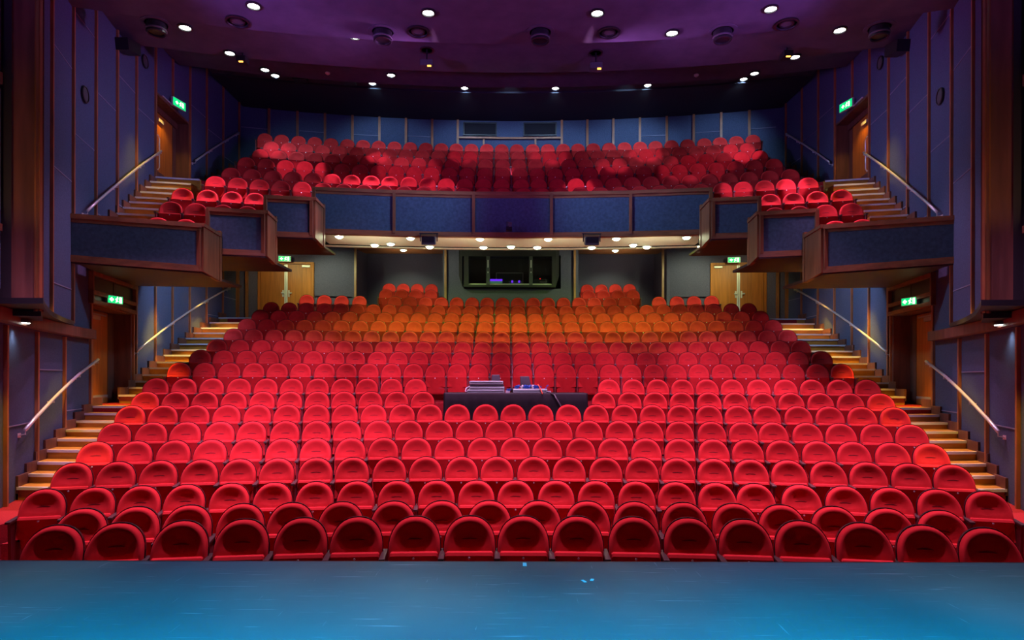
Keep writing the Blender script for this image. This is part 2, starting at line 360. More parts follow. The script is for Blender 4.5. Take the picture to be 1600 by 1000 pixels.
# ---------------------------------------------------------------- side walls
DOORS = {'low': (13.4, 15.62, 1.58, 3.75), 'high': (16.95, 19.17, 7.5, 9.78)}
def side_wall(s):
    nm = 'left' if s < 0 else 'right'
    ds = sorted(set(WD+[13.4, 15.62])); zs = [-.5, 1.58, 3.75, 7.5, 9.78, 13.2]
    mb = MB()
    for i in range(len(ds)-1):
        for j in range(len(zs)-1):
            d0, d1, z0, z1 = ds[i], ds[i+1], zs[j], zs[j+1]
            if any(d0 >= a-.01 and d1 <= b+.01 and z0 >= e-.01 and z1 <= f+.01 for a, b, e, f in DOORS.values()): continue
            a0, a1 = s*wx(d0), s*wx(d1); o0, o1 = s*(wx(d0)+.12), s*(wx(d1)+.12)
            b = [(a0, d0, z0), (o0, d0, z0), (o1, d1, z0), (a1, d1, z0)]; t = [(x, y, z1) for x, y, _ in b]
            if s < 0: b = b[::-1]; t = t[::-1]
            mb.hexa(b, t)
    wall = tag(mb.build('wall_'+nm, M['wall']), kind='structure')
    def batten(D, z0, z1, wd=.055, dp=.05):
        d = wdir(D); n = Vector((-d.y, d.x, 0)); c = Vector((s*wx(D), D, 0)); dd = Vector((s*d.x, d.y, 0)); nn = Vector((s*n.x, n.y, 0))
        p = [c-dd*wd/2-nn*.01, c+dd*wd/2-nn*.01, c+dd*wd/2+nn*dp, c-dd*wd/2+nn*dp]
        MB().prism([(q.x, q.y) for q in p], z0, z1).build('wood_batten', M['batten'], wall)
    for i, D in enumerate(WD[4:]):
        if abs(D-16.95) < .01 or abs(D-19.17) < .01:
            batten(D, .9, 13.1); continue
        if abs(D-18.06) < .01: batten(D, 9.9, 13.1); batten(D, 2.2, 7.4); continue
        if D in (13.62, 14.73): batten(D, 4.4, 13.1); continue
        if D < 13: batten(D, 3.25, 13.1); continue
        batten(D, 1.0, 13.1)
    for D in (9.35, 10.7, 12.05): batten(D, 0, 2.95, .07)
    batten(13.36, 1.4, 3.0); batten(15.66, 1.6, 3.75)
    # pale horizontal panel joints, staggered from panel to panel
    random.seed(11)
    segs = [(9.4, 10.65, [1.45]), (10.75, 12.0, [.75, 2.32]), (12.1, 13.3, [1.55])]
    hs = [[8.2, 6.0, 3.9], [7.0, 9.4], [8.3, 5.7], [9.2, 6.2], [8.9, 5.9], [9.1, 5.6], [10.2, 6.9], [10.4], [10.1, 4.2, 3.2], [9.6, 4.9, 3.7], [10.6, 4.6, 3.6]]
    for i in range(4, 14):
        segs.append((WD[i]+.04, WD[i+1]-.04, hs[i-4]))
    for a, b, zl in segs:
        for z in zl:
            if any(a < f and b > e and g-.1 < z < h+.7 for e, f, g, h in DOORS.values()): continue
            pa = Vector((s*(wx(a)-.004), a, z)); pb = Vector((s*(wx(b)-.004), b, z))
            MB().bar(pa, pb, .012, .018).build('panel_joint', M['joint'], wall)
    # ledge where the lower wall meets the upper wall
    lg = MB(); pts = [8.0, 9.3, 10.4, 11.4, 12.51, 13.33]
    for d0, d1 in zip(pts, pts[1:]):
        b = [(s*(wx(d0)-.16), d0, 2.98), (s*wx(d0), d0, 2.98), (s*wx(d1), d1, 2.98), (s*(wx(d1)-.16), d1, 2.98)]
        t = [(x, y, 3.17) for x, y, _ in b]
        if s < 0: b = b[::-1]; t = t[::-1]
        lg.hexa(b, t)
    lg.build('ledge', M['portal'], wall)
    cv = MB(); n = 9            # dark curved shelf running from the portal along the ledge
    pin = [(s*(wx(d)-.16-.75*max(0, (12.2-d)/4)**1.5), d) for d in np.linspace(8.6, 12.2, n)]
    pout = [(s*(wx(d)+.0), d) for d in np.linspace(8.6, 12.2, n)]
    for i in range(n-1): cv.prism([pin[i], pout[i], pout[i+1], pin[i+1]], 3.18, 3.26)
    cv.build('curved_shelf', M['black'], wall)
    # doors in recesses
    for key, (a, b, z0, z1) in DOORS.items():
        low = key == 'low'
        dr = thing('door_side', None, None, (s*wx((a+b)/2), (a+b)/2, z0), kind='structure'); dr.name = 'door_%d' % (1 if s < 0 and low else 2 if low else 3 if s < 0 else 4)
        A = Vector((s*wx(a), a, 0)); B = Vector((s*wx(b), b, 0)); d = (B-A).normalized(); n = Vector((s*1, 0, 0)) - d*(s*d.x); n.normalize()   # outward
        L = (B-A).length; rec = .42
        def q(t, dep, z): p = A+d*t+n*dep; return (p.x, p.y, z)
        def slab(name, t0, t1, p0, p1, zz0, zz1, m, parent=dr):
            pr = MB().prism([q(t0, p0, 0)[:2], q(t1, p0, 0)[:2], q(t1, p1, 0)[:2], q(t0, p1, 0)[:2]], zz0, zz1)
            return pr.build(name, m, parent)
        slab('jamb', L-.05, L+.02, 0, rec+.05, z0, z1, M['portal']); slab('jamb', -.02, .05, 0, rec+.05, z0, z1, M['portal'])
        slab('head', 0, L, 0, rec+.05, z1-.04, z1+.03, M['portal'])
        slab('threshold', 0, L, 0, rec+.05, z0-.1, z0+.004, M['carpet'])
        lw = L*.80 if low else L*.86
        slab('side_panel', lw+.05, L-.05, rec-.05, rec+.02, z0, z1-.04, M['portal'])
        if low:
            lf = slab('door_leaf', .06, lw, rec-.06, rec, z0, z1-.06, M['oak'])
            slab('kick_plate', .08, lw-.02, rec-.075, rec-.06, z0+.02, z0+.2, M['grey_panel'], lf)
            slab('door_closer', lw-1.0, lw-.55, rec-.13, rec-.06, z1-.26, z1-.17, M['grey_panel'], lf)
            slab('closer_arm', lw-1.15, lw-.3, rec-.15, rec-.12, z1-.16, z1-.13, M['grey_panel'], lf)
            slab('lock_plate', .16, .22, rec-.09, rec-.06, z0+.98, z0+1.32, M['steel'], lf)
            p = Vector(q(.30, rec-.12, z0+1.15)); MB().lathe(p, [(.0, -.03), (.05, -.03), (.05, .03), (0, .03)], 12).build('door_knob', M['steel'], lf)
            slab('jamb_strip', 0, .07, -.03, .1, z0, z1, M['batten'])
            # transom box over the door
            t0, t1 = -.10, L+.06
            slab('transom_panel', t0+.05, t1-.05, -.02, .04, z1+.0, z1+.60, M['black'])
            for zz in (z1-.02, z1+.18, z1+.58): slab('transom_rail', t0, t1, -.10, .02, zz, zz+.085, M['wood_h'])
            for t in (t0, t1-.06): slab('transom_stile', t, t+.06, -.10, .02, z1+.0, z1+.66, M['wood'])
            slab('transom_mullion', L/2-.01, L/2+.01, -.03, .0, z1+.28, z1+.58, M['shell'])
        else:
            lm_ = lw*.40
            for k, (t0, t1) in enumerate(((.06, lm_-.03), (lm_+.03, lw))):
                lf = slab('door_leaf', t0, t1, rec-.06, rec, z0, z1-.2, M['oak'])
                slab('door_closer', t0+.1, t0+.42, rec-.13, rec-.06, z1-.45, z1-.36, M['grey_panel'], lf)
            slab('meeting_strip', lm_-.035, lm_+.035, rec-.075, rec-.02, z0, z1-.3, M['grey_panel'])
            h = MB(); t = lm_+.12
            h.tube([q(t-.28, rec-.08, z0+.45), q(t-.05, rec-.14, z0+.45), q(t, rec-.15, z0+.53), q(t, rec-.15, z0+1.32), q(t-.05, rec-.14, z0+1.40), q(t-.28, rec-.08, z0+1.40)], .018)
            h.build('pull_handle', M['steel'], dr, smooth=True)
            slab('door_header', .05, L-.05, rec-.1, rec, z1-.2, z1-.04, M['portal'])
            slab('top_light_strip', .42, 1.0, -.03, .0, z1+.03, z1+.06, M['white_metal'])
    return wall
walls = {s: side_wall(s) for s in (-1, 1)}

# ---------------------------------------------------------------- rear wall under the balcony
pl = [(-9.75, 22.45), (-9.0, 22.62), (-7.05, 22.82), (-5.72, 23.2)]
rw = MB()
def wall_seg(mb, a, b, z0, z1, th=.12, mi=0):
    a = Vector((*a, 0)); b = Vector((*b, 0)); d = (b-a).normalized(); n = Vector((-d.y, d.x, 0))*th
    if n.y < 0: n = -n
    mb.prism([tuple(a[:2]), tuple(b[:2]), tuple((b+n)[:2]), tuple((a+n)[:2])], z0, z1, mi)
ZF = ROWZ['row17'][2]
for s in (-1, 1):
    q = [(s*abs(x), y) for x, y in pl]
    wall_seg(rw, q[0], q[1], 3.0, 7.4); wall_seg(rw, q[1], q[2], ZF+2.16, 7.4); wall_seg(rw, q[2], q[3], 3.0, 7.4)
    wall_seg(rw, q[3], (s*5.72, 25.3), 3.0, 7.4); wall_seg(rw, (s*2.45, 23.7), (s*2.45, 25.3), 3.0, 7.4)
    wall_seg(rw, (s*5.72, 25.3), (s*2.45, 25.3), 3.0, 7.4)
    wall_seg(rw, (s*2.45, 23.7), (s*1.80, 23.75), 3.0, 7.4)
wall_seg(rw, (-1.80, 23.75), (1.80, 23.75), 3.0, 5.50); wall_seg(rw, (-1.80, 23.75), (1.80, 23.75), 6.74, 7.4)
rear = tag(rw.build('wall_rear', M['wall_rear']), kind='structure')
def rb(px, D, z0, z1, m='batten', wd=.08):
    x = (px-800)/F*D; MB().box((x, D-.03, (z0+z1)/2), (wd, .1, z1-z0)).build('wood_batten', M[m], rear)
for px, D in ((386, 22.5), (1214, 22.5), (555.5, 23.2), (1035, 23.2), (696, 23.66), (897.5, 23.66)):
    rb(px, D, 3.6, 7.05)
for px, D in ((371, 22.4), (1229, 22.4)): rb(px, D, 3.6, 7.0)
# low ledge rails on the rear wall beside the doors
for s in (-1, 1):
    MB().bar((s*7.0, 22.76, ZF+1.02), (s*5.8, 23.12, ZF+1.02), .03, .03).build('ledge', M['wall_rear'], rear)
# double doors at the back of the stalls
for s in (-1, 1):
    a, b = (Vector((-8.95, 22.60, 0)), Vector((-7.08, 22.79, 0))) if s < 0 else (Vector((7.08, 22.79, 0)), Vector((8.95, 22.60, 0)))
    d = (b-a).normalized(); n = Vector((d.y, -d.x, 0)); L = (b-a).length      # n towards the stage
    dr = thing('door', None, None, (*((a+b)/2)[:2], ZF), kind='structure'); dr.name = 'door_%d' % (5 if s < 0 else 6)
    def slab(name, t0, t1, p0, p1, z0, z1, m, parent=None):
        c = [a+d*t0+n*p0, a+d*t1+n*p0, a+d*t1+n*p1, a+d*t0+n*p1]
        return MB().prism([tuple(v[:2]) for v in c], z0, z1).build(name, M[m], parent or dr)
    slab('frame', -.02, .07, -.1, .06, ZF, ZF+2.18, 'oak'); slab('frame', L-.07, L+.02, -.1, .06, ZF, ZF+2.18, 'oak'); slab('frame', .07, L-.07, -.1, .06, ZF+2.10, ZF+2.18, 'oak')
    h = L/2
    for k in range(2):
        t0, t1 = (.08, h-.005) if k == 0 else (h+.005, L-.08)
        lf = slab('door_leaf', t0, t1, -.03, .02, ZF, ZF+2.09, 'oak')
        c0 = t0+.02 if k == 0 else t1-.3
        slab('door_closer', c0, c0+.28, .02, .08, ZF+1.99, ZF+2.06, 'white_metal', lf)
        slab('edge_strip', (h-.055 if k == 0 else h+.005), (h-.005 if k == 0 else h+.055), .02, .03, ZF+.02, ZF+2.08, 'white_metal', lf)
        hx = h-.12 if k == 0 else h+.08
        slab('lock_plate', hx, hx+.05, .02, .045, ZF+.93, ZF+1.17, 'white_metal', lf)
        p = a+d*(h-.10 if k == 0 else h+.16)+n*.07
        MB().box((p.x, p.y, ZF+1.07), (.10, .05, .04), math.atan2(d.y, d.x)).build('door_handle', M['steel'], lf)
# control booth window
wn = thing('window', None, None, (0, 23.7, 5.5), kind='structure'); wn.name = 'window_1'
def wb(name, x0, x1, y0, y1, z0, z1, m, parent=None): return MB().prism([(x0, y0), (x1, y0), (x1, y1), (x0, y1)], z0, z1).build(name, M[m], parent or wn)
DW = 23.55
X = lambda px: (px-800)/F*DW
Z = lambda py: EYE+(HOR-py)/F*DW
MB().hexa([(X(724), DW-.1, Z(449)), (X(868), DW-.1, Z(449)), (X(868), 23.9, Z(449)), (X(724), 23.9, Z(449))], [(X(724), DW-.1, Z(445.5)), (X(868), DW-.1, Z(445.5)), (X(868), 23.9, Z(445.5)), (X(724), 23.9, Z(445.5))]).build('frame', M['dark'], wn)
wb('frame', X(722), X(868), DW-.1, 23.9, Z(401), Z(389), 'dark')
for x0, x1 in ((725, 732), (862, 868)): wb('frame', X(x0), X(x1), DW-.1, 23.9, Z(446), Z(400), 'dark')
for s, x in ((-1, 722), (1, 868)):    # splayed cheeks beside the frame
    x0, x1 = X(x), X(x)+s*.14
    MB().hexa([(x0, DW-.1, Z(448)), (x1, 23.74, Z(430)), (x1, 23.76, Z(430)), (x0, 23.76, Z(448))] if s > 0 else [(x1, 23.74, Z(430)), (x0, DW-.1, Z(448)), (x0, 23.76, Z(448)), (x1, 23.76, Z(430))],
              [(x0, DW-.1, Z(390)), (x1, 23.74, Z(390)), (x1, 23.76, Z(390)), (x0, 23.76, Z(390))] if s > 0 else [(x1, 23.74, Z(390)), (x0, DW-.1, Z(390)), (x0, 23.76, Z(390)), (x1, 23.76, Z(390))]).build('frame_cheek', M['dark'], wn)
for x0, x1 in ((759.5, 765), (826.5, 832)):
    f = wb('mullion', X(x0), X(x1), DW-.06, 23.8, Z(446), Z(400), 'grey_dark'); c = (x0+x1)/2
    wb('window_latch', X(c)-.02, X(c)+.02, DW-.09, DW-.06, Z(418.5), Z(407), 'white_metal', f); wb('window_latch', X(c)-.02, X(c)+.02, DW-.09, DW-.06, Z(427), Z(425), 'white_metal', f)
for x0, x1 in ((732, 759.5), (765, 826.5), (832, 862)):
    wb('sill_strip', X(x0), X(x1), DW-.04, DW, Z(445.5), Z(443.3), 'grey_panel')
bth = MB()      # dark room behind the glass
bth.box((0, 25.6, 6.1), (4.4, .1, 1.9)); bth.box((0, 24.7, 7.0), (4.4, 1.8, .1)); bth.box((0, 24.7, 5.2), (4.4, 1.8, .1))
for s in (-1, 1): bth.box((s*2.2, 24.7, 6.1), (.1, 1.8, 1.9))
tag(bth.build('wall_booth', M['dark']), kind='structure')
gm = bpy.data.materials.new('booth glazing'); gm.use_nodes = True
nt = gm.node_tree; nt.nodes.clear(); o_ = nt.nodes.new('ShaderNodeOutputMaterial'); tr = nt.nodes.new('ShaderNodeBsdfTransparent'); gl = nt.nodes.new('ShaderNodeBsdfGlossy'); mx = nt.nodes.new('ShaderNodeMixShader')
tr.inputs[0].default_value = (.85, .88, .88, 1); gl.inputs['Roughness'].default_value = .04; gl.inputs[0].default_value = (.9, .95, .95, 1); mx.inputs[0].default_value = .08
nt.links.new(tr.outputs[0], mx.inputs[1]); nt.links.new(gl.outputs[0], mx.inputs[2]); nt.links.new(mx.outputs[0], o_.inputs[0])
for x0, x1 in ((732, 759.5), (765, 826.5), (832, 862)):
    wb('pane', X(x0), X(x1), DW+.02, DW+.03, Z(445), Z(401), 'dark').data.materials[0] = gm
# equipment on the booth desk
dk = 24.1
dq = MB().box((0, 24.3, 5.36), (3.6, .9, .28)); tag(dq.build('booth_desk', M['grey_dark'], loc=(0, 24.3, 5.25)), 'dark desk running along behind the control booth window', 'desk')
t = thing('mixing_console', 'control console glowing violet and green behind booth glass', 'console', (-.62, 24.1, 5.5))
MB().box((-.62, 24.05, 5.72), (.50, .3, .18), 0, .5).build('body', M['screen_green'], t); MB().box((-.60, 24.08, 5.86), (.46, .04, .09)).build('glow_strip', M['screen_violet'], t)
t = thing('light_console', 'smaller control console with two violet lamps behind booth glass', 'console', (.12, 24.1, 5.5))
MB().box((.12, 24.05, 5.71), (.48, .3, .14), 0, .5).build('body', M['grey_panel'], t)
for x in (.0, .26): MB().box((x, 23.92, 5.79), (.07, .04, .07)).build('lamp', M['screen_violet'], t)
t = thing('monitor', 'wide black monitor standing behind the consoles in the booth', 'monitor', (-.1, 24.5, 5.5))
MB().box((-.1, 24.5, 5.94), (1.0, .05, .52)).build('screen', M['black'], t)
for z, y in ((6.2, 0), (5.68, 0)): MB().box((-.1, 24.47, z), (1.03, .02, .02)).build('bezel', M['grey_panel'], t)
for x in (-.61, .41): MB().box((x, 24.47, 5.94), (.02, .02, .52)).build('bezel', M['grey_panel'], t)
MB().box((-.1, 24.5, 5.59), (.3, .2, .2)).build('stand', M['black'], t)
t = thing('equipment_rack', 'dark rack with a red pilot lamp at the booth end window', 'rack', (1.1, 24.4, 5.5))
MB().box((1.1, 24.5, 5.72), (.55, .3, .46)).build('body', M['grey_dark'], t); MB().box((1.06, 24.33, 5.96), (.03, .02, .03)).build('pilot_lamp', M['red_dot'], t); MB().box((1.18, 24.34, 5.84), (.26, .02, .04)).build('panel_strip', M['grey_panel'], t)

# ---------------------------------------------------------------- ceilings
cl = MB()
def band(mb, D0, D1, z, x0, x1, th=.12, n=20):
    tier(mb, D0, D1, x0, x1, z, z+th, 0, n)
bands = [(2.0, 13.7, 9.42, 8.9), (13.7, 16.6, 10.18, 9.25), (16.6, 19.6, 11.15, 9.55), (19.6, 22.0, 11.92, 9.6)]
for D0, D1, z, hw in bands: band(cl, D0, D1+.15, z, -hw, hw)
ceil = tag(cl.build('ceiling', M['ceiling']), kind='structure')
sc2 = MB(); band(sc2, 21.75, 25.2, 11.86, -9.62, 9.62, .1); tag(sc2.build('ceiling_rear', M['soffit_dark']), kind='structure')
# rear wall of the balcony
bw = MB(); RW = 24.1
ang = [i/16 for i in range(17)]
pts = arc_sector(RW, RW+RAD, -9.75, 9.75, 16)
for i in range(16): wall_seg(bw, pts[i], pts[i+1], 8.6, 12.0)
bwall = tag(bw.build('wall_back', M['wall']), kind='structure')
def arcpt(px, D0): t = solve(px, D0, D0+RAD); R = D0+RAD; return R*math.sin(t), D0-R*(1-math.cos(t)), -t
for px in (419.5, 464, 507, 550, 592, 633.5, 674.5, 714.5, 877, 917, 957.5, 999, 1041, 1083, 1126, 1170):
    x, y, r = arcpt(px, RW-.05); MB().box((x, y, 10.4), (.085, .06, 3.0), r).build('wood_batten', M['batten'], bwall)
x0, y0, r0 = arcpt(716, RW-.08); x1, y1, r1 = arcpt(875, RW-.08); zz = EYE+(HOR-217)/F*RW
MB().bar((x0, y0, zz), (0, RW-.06, zz), .05, .07).build('wood_rail', M['batten'], bwall); MB().bar((0, RW-.06, zz), (x1, y1, zz), .05, .07).build('wood_rail', M['batten'], bwall)
for px in (755, 836): x, y, r = arcpt(px, RW-.07); MB().box((x, y, zz-.5), (.07, .05, 1.0), r).build('wood_batten', M['batten'], bwall)
for px0, px1, py in ((376, 417, 199), (467, 505, 205), (552, 590, 210.5), (1001, 1040, 212.5), (1086, 1124, 207), (1172, 1212, 201), (636, 672, 213)):
    a = arcpt(px0, RW-.02); b = arcpt(px1, RW-.02); z = EYE+(HOR-py)/F*a[1]
    MB().bar((a[0], a[1], z), (b[0], b[1], z), .02, .02).build('panel_joint', M['joint'], bwall)
for i, (p0, p1) in enumerate(((724, 774.5), (818, 868))):
    a = arcpt(p0, RW-.06); b = arcpt(p1, RW-.06); wd = thing('window', None, None, (a[0], a[1], 11), kind='structure'); wd.name = 'window_%d' % (i+2)
    zA, zB = EYE+(HOR-213)/F*RW, EYE+(HOR-194)/F*RW
    MB().bar((a[0], a[1], (zA+zB)/2), (b[0], b[1], (zA+zB)/2), .03, zB-zA).build('pane', M['glass'], wd)
    for q_ in (a, b): MB().box((q_[0], q_[1]-.02, (zA+zB)/2), (.04, .06, zB-zA+.04)).build('frame', M['black'], wd)
    for z in (zA, zB): MB().bar((a[0], a[1]-.02, z), (b[0], b[1]-.02, z), .06, .04).build('frame', M['black'], wd)
# cream soffit under the balcony front, its lip, the raked ceiling beyond
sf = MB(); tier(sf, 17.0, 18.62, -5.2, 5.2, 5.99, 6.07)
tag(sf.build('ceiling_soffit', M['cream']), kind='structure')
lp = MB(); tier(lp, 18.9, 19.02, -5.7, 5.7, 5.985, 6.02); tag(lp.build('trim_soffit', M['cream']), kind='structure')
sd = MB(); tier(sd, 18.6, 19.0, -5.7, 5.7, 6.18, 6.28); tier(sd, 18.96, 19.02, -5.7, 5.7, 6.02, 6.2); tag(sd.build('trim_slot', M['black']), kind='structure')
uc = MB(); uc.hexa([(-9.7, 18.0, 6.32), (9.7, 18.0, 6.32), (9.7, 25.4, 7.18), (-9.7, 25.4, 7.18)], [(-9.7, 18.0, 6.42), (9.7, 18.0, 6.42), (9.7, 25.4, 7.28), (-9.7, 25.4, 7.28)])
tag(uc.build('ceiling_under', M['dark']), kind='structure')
for s in (-1, 1):
    MB().hexa(*[[(x, y, z+dz) for x, y, z in ([(-5.75, 22.95, 6.86), (-2.42, 22.95, 6.86), (-2.42, 24.75, 6.98), (-5.65, 24.75, 6.98)] if s < 0 else [(2.42, 22.95, 6.86), (5.75, 22.95, 6.86), (5.65, 24.75, 6.98), (2.42, 24.75, 6.98)])] for dz in (0, .04)]).build('ceiling_alcove', M['wood_h']).__setitem__('kind', 'structure')

# ---------------------------------------------------------------- balcony: tiers, boxes, parapets
bf = MB(); order = [b[0] for b in BAL]
for k, nm in enumerate(order):
    D0, R, z = ROWZ[nm]; f0 = D0-.72 if k else 17.0; f1 = ROWZ[order[k+1]][0]-.72 if k < 5 else 24.1
    tier(bf, f0, f1, -8.35 if k else -5.2, 8.35 if k else 5.2, z-.3, z)
bfloor = tag(bf.build('floor_balcony', M['carpet']), kind='structure')
def para(name, label, pts, z0, z1, posts, s, lip=.0):
    """a parapet along the plan points (seen from the stage, left to right): fabric panels, wood cap and base, posts"""
    mid = pts[len(pts)//2]; t = thing(name, label, 'balcony front', (mid[0], mid[1], z0), 'balcony fronts')
    zs = z1 if hasattr(z1, '__len__') else [z1]*len(pts)
    cap = MB(); base = MB(); core = MB(); pans = []
    for i in range(len(pts)-1):
        a = Vector((*pts[i], 0)); b = Vector((*pts[i+1], 0)); d = (b-a).normalized(); n = Vector((d.y, -d.x, 0))      # towards the stage
        def pr(p0, p1): return [a+n*p0, b+n*p0, b+n*p1, a+n*p1]
        def hx(mb, p0, p1, za, zb, zc, zd):
            c = pr(p0, p1); mb.hexa([(c[3].x, c[3].y, za), (c[2].x, c[2].y, zb), (c[1].x, c[1].y, zb), (c[0].x, c[0].y, za)], [(c[3].x, c[3].y, zc), (c[2].x, c[2].y, zd), (c[1].x, c[1].y, zd), (c[0].x, c[0].y, zc)])
        hx(core, -.12, -.02, z0, z0, zs[i]-.03, zs[i+1]-.03)
        hx(cap, -.18, .05, zs[i]-.06, zs[i+1]-.06, zs[i]+.03, zs[i+1]+.03)
        hx(cap, -.02, .015, zs[i]-.13, zs[i+1]-.13, zs[i]-.05, zs[i+1]-.05)
        hx(base, -.12, .03, z0-.06, z0-.06, z0+.07, z0+.07)
        pans.append((a, b, d, n, zs[i], zs[i+1]))
    core.build('backing', M['wood_h'], t); cap.build('cap_rail', M['wood_h'], t); base.build('base_rail', M['wood_h'], t)
    for (a, b, d, n, za, zb) in pans:
        c = [a+n*.0, b+n*.0, b-n*.03, a-n*.03]
        m = MB().hexa([(c[0].x, c[0].y, z0+.07), (c[1].x, c[1].y, z0+.07), (c[2].x, c[2].y, z0+.07), (c[3].x, c[3].y, z0+.07)], [(c[0].x, c[0].y, za-.13), (c[1].x, c[1].y, zb-.13), (c[2].x, c[2].y, zb-.13), (c[3].x, c[3].y, za-.13)])
        m.build('fabric_panel', M['panel'], t)
    for (x, y, r) in posts:
        MB().box((x, y-.0, (z0+zs[0])/2), (.075, .07, zs[0]-z0-.02), r).build('post', M['wood'], t)
    return t
# central front in five straight facets
ds_c = 17.0
pp = [arcpt(px, ds_c) for px in (488, 615.5, 739.5, 861, 984.5, 1112)]
para('balcony_parapet', 'long central balcony front of five dark blue panels under a wood rail', [(p[0], p[1]) for p in pp], 5.98, 7.09, [(p[0], p[1]-.02, p[2]) for p in pp[1:-1]]+[(pp[0][0]+.04, pp[0][1]-.02, 0), (pp[5][0]-.04, pp[5][1]-.02, 0)], 0)
side_defs = [  # inner corner (pixel, depth), outer corner, top pixel rows, bottom height, name of the step
 ((489, 15.75), (412, 15.55), 311.3, 5.68, 'upper'),
 ((414, 14.85), (322, 14.55), 332.3, 5.06, 'middle'),
 ((314, 13.65), (107.5, 12.45), 352.7, 4.50, 'lowest and widest')]
prev = [(pp[0][0], pp[0][1])]
for s in (-1, 1):
    back = (s*abs(pp[0][0])-s*.05, pp[0][1]+.0)
    for k, ((pi, di), (po, do), py, zb, word) in enumerate(side_defs):
        xi, xo = s*(800-pi)/F*di, s*(800-po)/F*do; zt = EYE+(HOR-py)/F*di
        side = 'left-hand'.replace('-hand', '-side') if s < 0 else 'right-side'
        pts = [(xo, do), (xi, di)] if s < 0 else [(xi, di), (xo, do)]
        posts = [(xi+s*.04, di-.02, 0)]
        if k < 2: posts.append((xo-s*.04, do-.02, 0))
        t = para('balcony_box_front', '%s blue %s box front of the balcony' % (side, word), pts, zb, [zt, zt] if k < 2 else ([zt-.1, zt] if s < 0 else [zt, zt-.1]), posts, s)
        # wooden return running back to the next front, and the floor slab below the box
        xb, yb = (s*(800-503)/F*16.55, 16.55) if k == 0 else ((s*(800-428)/F*15.6, 15.6) if k == 1 else (s*(800-341)/F*14.6, 14.6))
        x_in = xi; rt = MB()
        ztop_b = zt-.02; zlow_b = zb-.12
        rt.hexa([(x_in-.05, di, zb-.05), (x_in+.05, di, zb-.05), (xb+.05, yb, zlow_b), (xb-.05, yb, zlow_b)], [(x_in-.05, di, zt-.03), (x_in+.05, di, zt-.03), (xb+.05, yb, ztop_b-.03), (xb-.05, yb, ztop_b-.03)])
        rt.build('return_panel', M['wood'], t)
        MB().bar((x_in, di-.04, zt), (xb, yb, ztop_b), .16, .07).build('return_cap', M['wood_h'], t)
        MB().box((xb+s*-.02, yb-.02, (ztop_b+.1+zlow_b)/2), (.10, .10, ztop_b+.1-zlow_b)).build('post', M['wood'], t)
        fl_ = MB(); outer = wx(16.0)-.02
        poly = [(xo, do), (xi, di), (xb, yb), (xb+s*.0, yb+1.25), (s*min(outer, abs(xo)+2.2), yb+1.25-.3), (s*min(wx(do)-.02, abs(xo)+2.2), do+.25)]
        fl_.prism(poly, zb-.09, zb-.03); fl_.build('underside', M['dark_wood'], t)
    # seat tiers of the side boxes
    for nm, f0, f1, xin in (('upper side box row', 16.3, 17.05, 4.95), ('middle side box row', 15.5, 16.25, 5.95), ('lowest side box row', 14.55, 15.45, 6.75)):
        z = ROWZ[nm][2]; n = 10
        m = MB(); a0, a1 = (xin, wx(f0)-.25); tier(m, f0, f1+.05, min(s*xin, s*a1), max(s*xin, s*a1), z-.22, z, 0, n)
        tag(m.build('floor_box', M['carpet']), kind='structure')
# front row tiers behind the side boxes
for s in (-1, 1):
    z = ROWZ['front row of the balcony'][2]; m = MB(); tier(m, 17.0, 18.05, min(s*5.2, s*8.35), max(s*5.2, s*8.35), z-.25, z, 0, 10); tag(m.build('floor_box', M['carpet']), kind='structure')

# ---------------------------------------------------------------- stairs along the walls
INX = ([8.9, 9.9, 10.8, 11.7, 12.6, 13.4, 15, 21], [6.55, 6.78, 7.05, 7.4, 7.62, 7.88, 8.2, 8.25])
INB = ([13.5, 14, 15, 16, 16.9, 17.8, 21, 21.7], [8.1, 8.2, 8.35, 8.55, 8.4, 8.25, 8.3, 8.75])
def stair(s, pts, label, inward, depth=.42, skew=.0, mat_='step', thick=.5, lab=None, dark=False):
    """pts: (depth along the room, height) of each nosing at the wall"""
    st = thing('aisle_stairs', label, 'stairs', (s*(wx(pts[0][0])-inward/2), pts[0][0], pts[0][1]-.2))
    for i, (D, z) in enumerate(pts):
        Dn = pts[i+1][0] if i+1 < len(pts) else D+depth
        x0 = wx(D)-.03; x1 = wx(Dn)-.03; tb = INB if z > 5 else INX; xi0 = float(np.interp(D, *tb)); xi1 = float(np.interp(Dn, *tb)); inward = x0-xi0
        sk = skew*inward
        poly = [(s*x0, D), (s*xi0, D+sk), (s*xi1, Dn+sk+.06), (s*x1, Dn+.06)]
        sp = MB().prism(poly, z-thick, z).build('step', M[mat_], st)
        a = Vector((s*x0, D, z)); b = Vector((s*xi0, D+sk, z))
        if s > 0: a, b = b, a
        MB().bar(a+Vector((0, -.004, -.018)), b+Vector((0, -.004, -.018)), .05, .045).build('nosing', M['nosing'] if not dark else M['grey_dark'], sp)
        # stringer block at the wall above the tread
        sb = [(s*(wx(D-.02)-.0), D-.02), (s*(wx(D)-.05), D-.02), (s*(wx(Dn)-.05), Dn+.05), (s*wx(Dn), Dn+.05)]
        MB().prism(sb, z-.1, z+.17).build('skirting', M['portal'], sp)
    return st
low = [(9.85, .50), (10.25, .64), (10.65, .78), (11.1, .93), (11.6, 1.07), (12.05, 1.20), (12.6, 1.33), (13.0, 1.46), (13.42, 1.585)]
mid = [(14.85, 1.78), (15.35, 1.95)]
upr = [(15.75, 2.10), (16.15, 2.26), (16.55, 2.44), (17.0, 2.60), (17.5, 2.80), (17.95, 2.97), (18.45, 3.16), (18.9, 3.35), (19.4, 3.54), (19.9, 3.73), (20.5, 3.95), (21.1, 4.16)]
